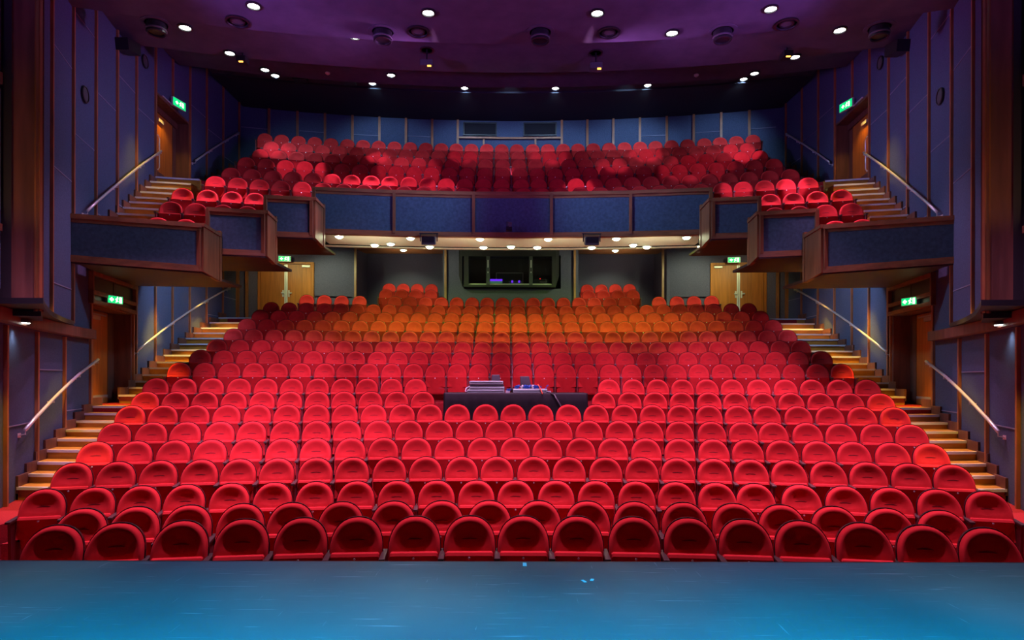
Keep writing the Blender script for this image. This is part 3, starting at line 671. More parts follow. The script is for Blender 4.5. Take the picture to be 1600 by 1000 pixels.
bal1 = [(14.3, 5.76), (14.7, 5.96), (15.05, 6.19), (15.4, 6.42), (15.75, 6.63), (16.05, 6.85), (16.35, 7.06), (16.62, 7.28), (16.95, 7.5)]
bal2 = [(19.0, 7.74), (19.4, 7.95), (19.8, 8.17), (20.2, 8.40), (20.6, 8.62), (21.0, 8.84), (21.4, 9.06), (21.8, 9.30), (22.2, 9.52)]
for s in (-1, 1):
    sd_ = 'left-side' if s < 0 else 'right-side'
    st = stair(s, low, '%s wooden aisle stairs climbing from the front landing to the stalls door' % sd_, 1.45, skew=-.05)
    # flat landing in front of the lower door
    m = MB(); m.prism([(s*(wx(13.42)+.0), 13.42), (s*(wx(13.42)-1.45), 13.35), (s*(wx(14.9)-1.3), 14.95), (s*wx(14.9), 14.95)], 1.1, 1.58); m.build('landing', M['carpet'], st)
    stair(s, mid+upr, '%s wooden aisle stairs climbing from the stalls door to the rear of the stalls' % sd_, 1.35, skew=-.02)
    st = stair(s, bal1, '%s wooden balcony steps climbing from the lowest box to the balcony door' % sd_, 1.25, skew=.22, thick=.3)
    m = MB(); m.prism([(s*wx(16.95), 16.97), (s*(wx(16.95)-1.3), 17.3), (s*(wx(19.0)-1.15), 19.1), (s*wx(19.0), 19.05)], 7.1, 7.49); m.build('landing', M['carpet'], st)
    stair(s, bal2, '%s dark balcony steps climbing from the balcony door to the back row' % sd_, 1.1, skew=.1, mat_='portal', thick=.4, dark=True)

# ---------------------------------------------------------------- handrails
def rail(s, a, b, label):
    """(px, py, D) ends on the wall"""
    pts = []; n = 9
    for i in range(n):
        k = i/(n-1); D = a[2]+(b[2]-a[2])*k; z0 = EYE+(HOR-a[1])/F*a[2]; z1 = EYE+(HOR-b[1])/F*b[2]
        pts.append(Vector((s*(wx(D)-.11), D, z0+(z1-z0)*k)))
    t = thing('handrail', label, 'handrail', pts[0], 'steel wall handrails')
    MB().tube(pts, .028, 10).build('rail', M['steel'], t, smooth=True)
    for i in (0, 3, 6, 8):
        p = pts[i]; wp = Vector((s*wx(p.y), p.y, p.z-.09))
        br = MB().tube([p, p+Vector((0, 0, -.07)), wp], .012, 6).build('bracket', M['steel'], t)
        MB().box(wp, (.03, .07, .07)).build('wall_plate', M['steel'], br)
for s in (-1, 1):
    q = 'left-wall' if s < 0 else 'right-wall'
    rail(s, (13, 673, 9.95), (148, 563, 13.55), 'steel %s handrail above the lowest aisle stairs' % q)
    rail(s, (208, 548, 15.75), (354, 450, 21.7), 'steel %s handrail beside the upper stalls stairs' % q)
    rail(s, (128, 330, 13.0), (247, 237, 17.1), 'steel %s handrail climbing to the balcony door' % q)
    rail(s, (299, 252, 19.35), (375, 208, 22.3), 'steel %s handrail beyond the balcony door' % q)

# ---------------------------------------------------------------- portal columns
for s in (-1, 1):
    nm = 'left-side' if s < 0 else 'right-side'
    t = thing('portal_column', '%s dark wood proscenium column with a brass edged opening' % nm, 'column', (s*6.7, 9.0, 3.15))
    X_ = lambda px, D: s*(800-px)/F*D
    c = MB(); c.prism([(X_(68, 9.4), 9.4), (X_(52, 9.3), 9.3), (X_(50, 9.9), 9.9), (X_(66, 10.0), 10.0)], 3.15, 9.4); c.build('edge_moulding', M['portal'], t)
    for px in (54.5, 61): MB().box((X_(px, 9.25), 9.27, 6.3), (.02, .05, 6.3)).build('moulding_bead', M['wood'], t)
    c = MB(); c.prism([(X_(52, 9.3), 9.32), (X_(14, 9.1), 9.12), (X_(12, 9.9), 9.9), (X_(53, 9.9), 9.9)], 3.25, 9.4); c.build('column_panel', M['portal'], t)
    c = MB(); c.prism([(X_(13, 9.0), 9.05), (s*9.6, 8.6), (s*9.6, 9.3), (X_(11, 9.9), 9.9)], 3.2, 9.4); c.build('dark_reveal', M['dark'], t)
    y = 8.95
    for z0, z1 in ((3.42, 4.22), (6.45, 9.4), (4.3, 6.2)):
        MB().box((s*7.9, y-.1, (z0+z1)/2), (1.6, .06, z1-z0)).build('blue_panel', M['panel'] if z0 < 6 else M['dark'], t)
    MB().box((s*7.9, y-.14, 6.32), (1.7, .08, .16)).build('rail', M['portal'], t); MB().box((s*7.9, y-.14, 4.26), (1.7, .08, .1)).build('rail', M['portal'], t)
    MB().box((X_(8.5, y), y-.16, 3.75+.35), (.05, .05, .75)).build('brass_edge', M['brass'], t)
    c = MB(); c.prism([(X_(68, 9.4), 9.35), (s*9.6, 8.5), (s*9.6, 10.4), (X_(67, 10.1), 10.1)], 3.08, 3.16); c.build('underside', M['black'], t)
    spot('portal_lamp_light', (s*6.3, 7.4, 3.7), (s*6.98, 9.3, 5.4), 75, (1.0, .55, .25), 50, .9)
    # little downlight below the portal
    p = P(30 if s < 0 else 1570, 508, 9.7); t = thing('portal_downlight', 'small white downlight under the %s column' % nm, 'downlight', p)
    MB().lathe(p, [(.16, .02), (.16, .07), (.13, .07)], 20).build('rim', M['black'], t); MB().lathe(p, [(0, .015), (.13, .015), (.13, .03), (0, .03)], 20).build('lamp', M['lamp'], t)
    spot('portal_down_light', p+Vector((0, 0, -.05)), p+Vector((s*.4, .2, -3)), 9, (.75, .85, 1), 110, .8)

# ---------------------------------------------------------------- ceiling lamps and fixtures
def czone(py):
    if py < 57: return 9.42
    if py < 93: return 10.18
    if py < 118.5: return 11.15
    return 11.92
def on_ceiling(px, py, z=None):
    z = z or czone(py); D = (z-EYE)/((HOR-py)/F); return P(px, py, D)
LAMPS = [(395,9),(668,19),(932,19),(1203,12),(288,43),(553,57),(1049,50),(1311,45),(584,93),(358,83),(1013,95),(1241,87),(799,97),(413,109),(429,118),(610,117),(796,121),(984,120),(1178,113),(1161,122),(581,130),(725,137),(867,137),(1011,132)]
NTH = ['first','second','third','fourth','fifth','sixth','seventh','eighth','ninth','tenth','eleventh','twelfth','thirteenth','fourteenth','fifteenth','sixteenth','seventeenth','eighteenth','nineteenth','twentieth','twenty-first','twenty-second','twenty-third','twenty-fourth','twenty-fifth','twenty-sixth','twenty-seventh','twenty-eighth','twenty-ninth','thirtieth','thirty-first','thirty-second']
order = sorted(range(len(LAMPS)), key=lambda i: LAMPS[i][0])
for k, i in enumerate(order):
    px, py = LAMPS[i]; p = on_ceiling(px, py)
    size = 'large bright' if py < 60 else 'mid sized bright' if py < 105 else 'small bright'
    t = thing('ceiling_downlight', '%s round lamp in the dark ceiling, %s counting from the left-side wall' % (size, NTH[k]), 'ceiling lamp', p, 'downlights in the auditorium ceiling')
    MB().lathe(p, [(.15, .0), (.15, -.03), (.115, -.035), (.105, .0)], 24).build('rim', M['black'], t)
    MB().lathe(p, [(0, -.012), (.105, -.012), (.105, -.004), (0, -.004)], 24).build('lamp_face', M['lamp'], t)
    spot('house_light', p+Vector((0, 0, -.06)), p+Vector((0, -.5, -6) if py < 94 else (0, 4.0, -2.6)), 640 if py < 94 else 190, HOUSE if py < 94 else (.42, .66, 1.0), 64 if py < 118 else 90, .7, .08)
    if py < 94: spot('house_beam_light', p+Vector((0, 0, -.06)), p+Vector((.35*math.sin(px), .25*math.cos(px*3), -6)), 800, HOUSE, 26, .5, .06)
# narrow beams of the front ceiling lamps that pick out clusters of balcony seats: lamp pixel, seat pixel, seat depth, cone, energy
for lx, ly, px, py, D, cone, e in [(288,43, 428, 233, 20.5, 7, 750), (288,43, 340, 288, 17.0, 9, 420), (395,9, 480, 292, 17.0, 9, 420), (553,57, 590, 244, 21.0, 8, 620), (553,57, 520, 275, 18.5, 8, 500),
        (668,19, 690, 290, 18.2, 9, 700), (668,19, 725, 240, 21.5, 7, 620), (799,97, 797, 256, 20.2, 9, 620), (932,19, 905, 288, 18.2, 9, 700), (932,19, 858, 238, 21.5, 8, 700), (1049,50, 960, 258, 20.0, 8, 450),
        (1049,50, 1008, 238, 21.3, 8, 800), (1203,12, 1150, 292, 17.0, 9, 560), (1311,45, 1155, 236, 20.6, 9, 900), (1311,45, 1240, 292, 16.8, 9, 640), (1203,12, 1300, 325, 15.0, 10, 420), (395,9, 300, 325, 15.2, 10, 240), (668,19, 640, 265, 19.6, 16, 500), (932,19, 1090, 265, 19.6, 16, 400), (553,57, 470, 262, 19.0, 16, 500)]:
    spot('house_beam_light', on_ceiling(lx, ly)+Vector((0, -.05, -.10)), P(px, py+(5 if py < 250 else 0), D), e*1.25, STAGE, cone, .2, .06)
for px, py, lab in ((652,49,'ring shaped ceiling speaker beside the second large lamp'), (370,34,'ring shaped ceiling speaker near the first large lamp'), (950,50,'ring shaped ceiling speaker near the third large lamp'), (1228,36,'ring shaped ceiling speaker near the fourth large lamp')):
    p = on_ceiling(px, py); t = thing('ceiling_speaker', 'flat '+lab, 'speaker', p, 'flush ceiling speakers')
    MB().lathe(p, [(.24, 0), (.24, -.03), (.20, -.035), (.19, 0)], 28).build('outer_ring', M['black'], t); MB().lathe(p, [(.145, 0), (.145, -.02), (.115, -.025), (.11, 0)], 28).build('inner_ring', M['black'], t)
    MB().lathe(p, [(0, -.006), (.11, -.006), (.11, 0), (0, 0)], 24).build('cone', M['grey_dark'], t)
for px, py, lab in ((597,50,'between the second lamps'), (843,50,'near the middle of the ceiling'), (1128,48,'over the right-side balcony'), (243,38,'by the left-side wall'), (1373,42,'by the right-side wall')):
    p = on_ceiling(px, py); t = thing('recessed_ceiling_lamp', 'dark drum shaped ceiling lamp hanging from a round hole, %s' % lab, 'ceiling lamp', p, 'drum ceiling lamps')
    MB().lathe(p, [(.30, 0), (.30, -.012), (.22, -.012), (.22, 0)], 28).build('rim', M['ceiling'], t)
    MB().lathe(p, [(.19, -.01), (.19, -.20), (.17, -.215), (.15, -.2), (.15, -.17), (0, -.17)], 28).build('drum', M['black'], t)
    MB().lathe(p, [(.195, -.12), (.205, -.13), (.205, -.15), (.195, -.16)], 28).build('band', M['grey_dark'], t)
for px, py, lab, ring in ((666, 100, 'nearer the second lamp', 81), (930, 104, 'nearer the third lamp', 81)):
    p = on_ceiling(px, py-22, 10.18); t = thing('hanging_projector', 'small black lantern with an amber lens hanging %s' % lab, 'lantern', p, 'lanterns hanging from ceiling poles')
    MB().lathe(p, [(.17, 0), (.17, -.02), (.13, -.02), (.13, 0)], 24).build('ceiling_ring', M['black'], t)
    MB().tube([p, p+Vector((0, 0, -.30))], .02).build('pole', M['black'], t)
    MB().box(p+Vector((0, 0, -.36)), (.30, .24, .14)).build('housing', M['grey_dark'], t); MB().box(p+Vector((.07, -.10, -.44)), (.09, .04, .03)).build('lens', M['amber'], t)
for px, py, lab in ((378, 92, 'left-side'), (1228, 82, 'right-side')):
    p = on_ceiling(px, py-8, 10.18); t = thing('ceiling_lantern', 'black stage lantern with dim amber lens beside the %s ceiling lamps' % lab, 'lantern', p, 'side ceiling lanterns')
    MB().tube([p, p+Vector((0, 0, -.12))], .02).build('pole', M['black'], t); MB().box(p+Vector((0, 0, -.18)), (.22, .26, .13)).build('housing', M['black'], t); MB().box(p+Vector((.0, -.10, -.255)), (.10, .04, .02)).build('lens', M['amber'], t)
for px, py, lab in ((511, 114, 'pale round smoke detector, the one by the left-side lamps'), (1087, 116, 'pale round smoke detector, the one by the right-side lamps')):
    p = on_ceiling(px, py); tag(MB().lathe(p, [(.07, 0), (.07, -.03), (.04, -.06), (0, -.06)], 16).build('smoke_detector', M['beige'], loc=p), lab, 'smoke detector', 'smoke detectors')
for px, py, lab in ((468, 122, 'small black box on the ceiling edge, the one toward the wall'), (544, 126, 'small black box on the ceiling edge, the one toward the middle')):
    p = on_ceiling(px, py, 11.8); tag(MB().box(p+Vector((0, 0, -.02)), (.42, .3, .16)).build('ceiling_box', M['black'], loc=p), lab, 'box', 'ceiling edge boxes')
for s, px in ((-1, 206), (1, 1400)):
    D = 14.9; p = Vector((s*(wx(D)-.2), D, EYE+(HOR-71)/F*D-.05)); t = thing('wall_speaker', 'black loudspeaker high on the %s-side wall under the ceiling' % ('left' if s < 0 else 'right'), 'speaker', p, 'wall speakers')
    MB().box(p, (.3, .5, .26), 0, .2).build('cabinet', M['black'], t); MB().box(p+Vector((s*.17, 0, .02)), (.12, .1, .1)).build('bracket', M['grey_dark'], t)

for s in (-1, 1):
    c = 'left-side' if s < 0 else 'right-side'
    for D, py, lab in ((13.05, 149, 'lower'), (16.3, 97, 'upper')):
        d = wdir(D); n = Vector((-s*d.y, d.x, 0)); p = Vector((s*wx(D), D, EYE+(HOR-py)/F*D))+n*.02; q = n.to_track_quat('Z', 'Y').to_matrix()
        t = thing('wall_disc_speaker', '%s of two round flush speakers on the %s wall fabric' % (lab, c), 'speaker', p, 'round wall speakers')
        MB().lathe(p, [(.17, 0), (.17, .025), (.145, .03), (.14, .01)], 24, rot=q).build('ring', M['shell'], t); MB().lathe(p, [(0, .015), (.14, .015), (.14, 0), (0, 0)], 24, rot=q).build('grille', M['grey_dark'], t)
# ---------------------------------------------------------------- lamps under the balcony
UL = [(529.5,368.5),(585,382),(610,380),(641,371),(630,389.5),(671,384.5),(749.5,372),(755,385.5),(798,384),(856,372),(839,385),(962.5,371),(989,381),(1010,384),(924,385),(961,390),(1072,369),(1095,383)]
order = sorted(range(len(UL)), key=lambda i: UL[i][0])
for k, i in enumerate(order):
    px, py = UL[i]
    if py > 388: p = P(px, py, 23.4); p.z = 6.875
    else:
        D = min((5.99-EYE)/((HOR-py)/F), 18.5); D = max(D, 17.1); p = P(px, py, D); p.z = 5.985
    t = thing('soffit_downlight', 'glowing greenish lamp under the balcony, %s counting from the left-side wall' % NTH[k], 'downlight', p, 'downlights under the balcony')
    MB().lathe(p, [(.14, .0), (.14, -.025), (.105, -.03), (.10, .0)], 20).build('rim', M['white_metal'], t)
    MB().lathe(p, [(0, -.075), (.05, -.07), (.085, -.05), (.10, -.028), (.10, -.004), (0, -.004)], 20).build('lamp_face', M['lamp_under'], t)
    spot('under_balcony_light', p+Vector((0, 0, -.06)), p+Vector((0, 1.8 if py < 388 else 2.2, -3)), 155 if py < 388 else 230, UNDER if py < 388 else (1.0, 1.25, .60), 92, .8, .08)
# black loudspeakers on yokes and a small projector
for px, lab in ((669.5, 'left-side'), (924, 'right-side')):
    p = P(px, 369, 16.8); p.z = 5.79; t = thing('soffit_speaker', 'black loudspeaker on a yoke under the balcony front, the %s one' % lab, 'speaker', p, 'speakers under the balcony front')
    MB().box(p, (.36, .26, .20), 0, .25).build('cabinet', M['grey_dark'], t, bevel=.01); MB().box(p+Vector((0, -.135, .0)), (.32, .01, .15), 0, .25).build('grille', M['black'], t)
    y = MB(); y.box(p+Vector((-.22, 0, .08)), (.02, .05, .2)); y.box(p+Vector((.22, 0, .08)), (.02, .05, .2)); y.box(p+Vector((0, 0, .185)), (.5, .05, .02)); y.build('yoke', M['black'], t)
p = P(795, 358, 16.72); t = thing('parapet_spotlight', 'small black lantern clamped to the foot of the central balcony front', 'lantern', p)
MB().box(p, (.16, .16, .09)).build('base', M['black'], t); MB().box(p+Vector((0, -.05, .12)), (.10, .16, .10), .3, .3).build('housing', M['grey_dark'], t); MB().tube([p+Vector((.0, 0, .04)), p+Vector((.02, 0, .1))], .02).build('yoke', M['steel'], t)
for s in (-1, 1):
    p = P(505 if s < 0 else 1094, 376, 17.4); t = thing('corner_spotlight', 'tiny black corner lamp beside the soffit at the %s box' % ('left-side' if s < 0 else 'right-side'), 'lantern', p, 'corner lamps')
    MB().box(p, (.09, .1, .12)).build('housing', M['black'], t); MB().lathe(p+Vector((-s*.03, -.06, .02)), [(0, 0), (.03, 0), (.03, .01), (0, .01)], 12).build('lens', M['white_metal'], t)
    spot('soffit_light', p+Vector((0, -.1, -.30)), (-s*1.2, 17.8, 6.0), 75, (.9, 1.0, .62), 120, .9, .05)

# ---------------------------------------------------------------- exit signs
def exit_sign(p, rz, label, wd=.42, ht=.19, arrow=1):
    """green luminous sign: running figure, doorway and arrow"""
    t = thing('exit_sign', label, 'exit sign', p, 'green exit signs'); R = Matrix.Rotation(rz, 3, 'Z'); p = Vector(p)
    def q(u, dep, v): return p+R @ Vector((u, -dep, v))
    def blk(mb, u0, u1, v0, v1, d0, d1):
        mb.hexa([q(u0, d1, v0), q(u1, d1, v0), q(u1, d0, v0), q(u0, d0, v0)], [q(u0, d1, v1), q(u1, d1, v1), q(u1, d0, v1), q(u0, d0, v1)]); return mb
    blk(MB(), -wd/2, wd/2, -ht/2, ht/2, 0, .07).build('housing', M['white_metal'], t)
    blk(MB(), -wd/2+.012, wd/2-.012, -ht/2+.012, ht/2-.012, .07, .076).build('face', M['exit_green'], t)
    a = arrow; d0, d1 = .076, .081
    def poly(pts):
        m = MB(); n = len(pts); m.add([q(u, d1, v) for u, v in pts]+[q(u, d0, v) for u, v in pts], [tuple(range(n))]+[(i, n+i, n+(i+1) % n, (i+1) % n) for i in range(n)]); return m
    # arrow at one end, doorway at the other, running figure between
    poly([(-a*.16, 0), (-a*.09, .055), (-a*.09, .02), (-a*.05, .02), (-a*.05, -.02), (-a*.09, -.02), (-a*.09, -.055)]).build('arrow', M['exit_white'], t)
    poly([(a*.10, -.065), (a*.16, -.065), (a*.16, .065), (a*.10, .065)]).build('doorway', M['exit_white'], t)
    fg = poly([(a*.0, -.06), (a*.018, -.06), (a*.035, -.02), (a*.06, -.045), (a*.075, -.035), (a*.045, .0), (a*.045, .03), (a*.075, .02), (a*.075, .032), (a*.045, .045), (a*.01, .03), (a*-.01, .01), (a*.0, .0), (a*.02, .015), (a*.018, -.015)])
    fg.build('running_figure', M['exit_white'], t)
    poly([(a*.05+.014*math.cos(k*PI/4), .06+.014*math.sin(k*PI/4)) for k in range(8)]).build('figure_head', M['exit_white'], t)
for s in (-1, 1):
    c = 'left-side' if s < 0 else 'right-side'
    p = P(445 if s < 0 else 1146, 405.5 if s < 0 else 406, 22.5); exit_sign(p, s*-.1, 'green exit sign above the %s double doors at the rear of the stalls' % c)
    D = 14.25; n = (wx(D)-.13); a = math.atan2(wdir(D).x, wdir(D).y)
    exit_sign((s*n, D, EYE+(HOR-472)/F*D+.03), -s*(PI/2-a)*.95, 'green exit sign above the %s stalls door' % c, .40, .18)
    D = 18.1; exit_sign((s*(wx(D)-.13), D, EYE+(HOR-164)/F*D), -s*1.35, 'green exit sign above the %s balcony door' % c, .5, .24)

# ---------------------------------------------------------------- sound table in the gap of the eighth and ninth rows
tz = ROWZ['eighth row'][2]; ty = 13.25; top = EYE-(614.5-HOR)/F*13.0
xL, xR = (693.5-800)/F*13.0, (918-800)/F*13.0
tb = thing('sound_table', 'long folding table under a black cloth among the seats', 'table', ((xL+xR)/2, ty, tz))
MB().box(((xL+xR)/2, ty+.1, top-.03), (xR-xL-.04, .75, .04)).build('tabletop', M['grey_dark'], tb)
for sx in (xL+.1, xR-.1):
    for dy in (-.2, .4): MB().tube([(sx, ty+dy, tz), (sx, ty+dy, top-.04)], .018).build('leg', M['steel'], tb)
ck = MB(); n = 64; y0, y1 = ty-.28, ty+.48
def skirt(u): return .022*math.sin(u*23)+.014*math.sin(u*51+1)+.02*math.sin(u*9+2)
front = []
for i in range(n+1):
    x = xL+(xR-xL)*i/n; corner = min(i, n-i)/n
    sag = .05*math.exp(-corner*14)
    front.append([(x, y0, top+.004), (x, y0-.015, top-.02)]+[(x+.0, y0-.02-(skirt(x*1.3+k*.25)+.02)*k/5-sag*k/5, top-.02-(top-.02-tz-.05)*k/5) for k in range(1, 6)])
for i in range(n):
    for k in range(6): ck.quad(front[i][k], front[i+1][k], front[i+1][k+1], front[i][k+1])
    ck.quad((front[i][0][0], y1, top+.004), (front[i+1][0][0], y1, top+.004), front[i+1][0], front[i][0])
for xs, sgn in ((xL, -1), (xR, 1)):
    for j in range(8):
        ya, yb = y0+(y1-y0)*j/8, y0+(y1-y0)*(j+1)/8
        ck.quad((xs, ya, top+.004), (xs, yb, top+.004), (xs+sgn*(.02+skirt(yb*2)), yb, tz+.05), (xs+sgn*(.02+skirt(ya*2)), ya, tz+.05))
co = tag(ck.build('tablecloth', M['cloth'], loc=((xL+xR)/2, ty, top), smooth=True, merge=True), 'black cloth draped over the long table among the seats', 'tablecloth')
sol = co.modifiers.new('thickness', 'SOLIDIFY'); sol.thickness = .004
TX = lambda px: (px-800)/F*13.1
TZ = lambda py: EYE+(HOR-py)/F*13.1
def case(name, px0, px1, py0, py1, dep, lab, m, y=13.1):
    p = Vector(((TX(px0)+TX(px1))/2, y+dep/2, TZ(py1))); h = TZ(py0)-TZ(py1); wdt = TX(px1)-TX(px0)
    t = thing(name, lab, 'equipment case', p, 'equipment on the sound table')
    MB().box(p+Vector((0, 0, h/2)), (wdt, dep, h*.92)).build('body', M[m], t, bevel=.008)
    MB().box(p+Vector((0, -dep/2-.004, h*.5)), (wdt*.96, .008, h*.18)).build('seam', M['black'], t)
    for sx in (-1, 1): MB().box(p+Vector((sx*wdt*.5, -dep/2+.03, h/2)), (.02, .05, h*.7)).build('corner', M['grey_dark'], t)
    return t
top_px = HOR+(EYE-top)/13.1*F
b0 = top_px-.4
case('rack_unit', 729.5, 788, b0-5.0, b0, .45, 'silver equipment case lying lowest in the stack on the table', 'silver')
case('rack_unit', 733, 788, b0-9.6, b0-5.1, .43, 'silver equipment case lying in the middle of the stack', 'silver')
case('rack_unit', 733.5, 786.5, b0-13.6, b0-9.7, .42, 'dark slim case lying under the topmost silver case', 'grey_dark')
case('rack_unit', 733.5, 786, b0-18.8, b0-13.7, .42, 'silver grey case lying topmost in the stack on the table', 'silver')
case('mixing_desk', 802, 855, b0-6.2, b0, .5, 'low silver mixing desk on the black table beside the case stack', 'silver')
# blue cable bundle lying on the desk
bd = thing('cable_bundle', 'bundle of blue cables and plugs lying on the silver mixing desk', 'cables', (TX(826), 13.3, TZ(b0-6)))
random.seed(3)
for i in range(9):
    x0 = 807+i*4.2; pts = [(TX(x0+random.uniform(-2, 2)), 13.15+.05*j+random.uniform(-.02, .02), TZ(b0-7.5-random.uniform(0, 4))) for j in range(5)]
    MB().tube(pts, .022, 6).build('cable', M['blue_plastic'] if i % 4 != 2 else M['white_metal'], bd, smooth=True)
for px in (808, 821, 836, 843): MB().box((TX(px), 13.14, TZ(b0-9)), (.06, .08, .05), random.random()).build('plug', M['blue_plastic'], bd)
oc = MB().tube([(TX(841), 13.2, TZ(b0-13)), (TX(843), 13.05, TZ(b0-9)), (TX(846), 12.98, TZ(b0-2)), (TX(847), 12.93, TZ(b0+1))], .012, 6); tag(oc.build('orange_cable', M['orange_cable'], loc=(TX(843), 13.1, TZ(b0)), smooth=True), 'thin orange cable hanging over the front of the mixing desk', 'cable')
bc = MB().tube([(TX(851), 13.2, TZ(b0-1)), (TX(859), 13.0, TZ(b0+.2)), (TX(865), 12.9, TZ(b0+3)), (TX(870), 12.82, TZ(b0+12)), (TX(876), 12.75, TZ(b0+22)), (TX(880), 12.72, TZ(b0+34))], .022, 8); tag(bc.build('black_cable', M['black'], loc=(TX(860), 13.0, TZ(b0)), smooth=True), 'thick black cable hanging down the front of the black tablecloth', 'cable')
wc = MB().tube([(TX(734), 13.1, TZ(b0-10)), (TX(729), 13.02, TZ(b0-7)), (TX(727.5), 13.0, TZ(b0-3)), (TX(731), 13.03, TZ(b0-.5))], .014, 6); tag(wc.build('grey_cable', M['white_metal'], loc=(TX(730), 13.05, TZ(b0)), smooth=True), 'short pale cable looping at the end of the case stack', 'cable')
cn = thing('connector_box', 'small pale box with a blue plug between the case stack and the desk', 'box', (TX(794), 13.2, top))
MB().box((TX(793.5), 13.2, TZ(b0-2)), (.09, .12, .055)).build('body', M['white_metal'], cn); MB().box((TX(795), 13.16, TZ(b0-5)), (.05, .08, .035), .5).build('plug', M['blue_plastic'], cn)
pw = thing('plug_adapter', 'small pale plug with a blue lead at the end of the mixing desk', 'plug', (TX(858), 13.2, top))
MB().box((TX(858), 13.15, TZ(b0-1.5)), (.08, .10, .04)).build('body', M['white_metal'], pw); MB().tube([(TX(852), 13.15, TZ(b0-3)), (TX(853), 13.15, TZ(b0-7)), (TX(855), 13.15, TZ(b0-11)), (TX(857), 13.15, TZ(b0-12))], .014, 6).build('lead', M['blue_plastic'], pw)
# two operator chairs behind the table
def chair(px0, px1, py, lab, lean, arm):
    yb = 14.35; x0, x1 = (px0-800)/F*yb, (px1-800)/F*yb; zt = EYE+(HOR-py)/F*yb; fz = ROWZ['ninth row'][2]; xc = (x0+x1)/2
    t = thing('office_chair', lab, 'chair', (xc, yb-.2, fz), 'operator chairs')
    hw = (x1-x0)/2; zb = zt-.42
    bk = MB(); bk.prism([(xc-hw*.9, yb-.03), (xc+hw*.9, yb-.03), (xc+hw*.9, yb+.03), (xc-hw*.9, yb+.03)], zb, zt)
    o = bk.build('backrest', M['grey_dark'], t, bevel=.02)
    for v in o.data.vertices:
        k = (v.co.z+fz-zb)/(zt-zb); v.co.x = v.co.x*(1.25-.30*k)+lean*(k-1)
    MB().box((xc, yb-.28, fz+.46), (.46, .46, .08)).build('seat', M['grey_dark'], t, bevel=.02)
    MB().tube([(xc, yb-.25, fz+.06), (xc, yb-.25, fz+.44)], .03).build('gas_column', M['steel'], t)
    MB().tube([(xc, yb-.1, fz+.44), (xc, yb+.05, fz+.5), (xc, yb+.04, zb+.05)], .022).build('back_bracket', M['black'], t)
    for k in range(5):
        a = 2*PI*k/5+.3; MB().bar((xc, yb-.25, fz+.08), (xc+.27*math.cos(a), yb-.25+.27*math.sin(a), fz+.04), .05, .04).build('leg', M['black'], t)
    for sx in arm:
        MB().box((xc+sx*.29, yb-.26, fz+.70), (.09, .28, .04)).build('armrest', M['black'], t, bevel=.012); MB().tube([(xc+sx*.25, yb-.26, fz+.46), (xc+sx*.29, yb-.26, fz+.69)], .018).build('arm_post', M['black'], t)
chair(767, 782, 585.5, 'black office chair behind the stacked silver cases on the table', 0, (-1, 1))
chair(811, 828, 588, 'black office chair behind the mixing desk, its back slanted', -.06, (-1, 1))

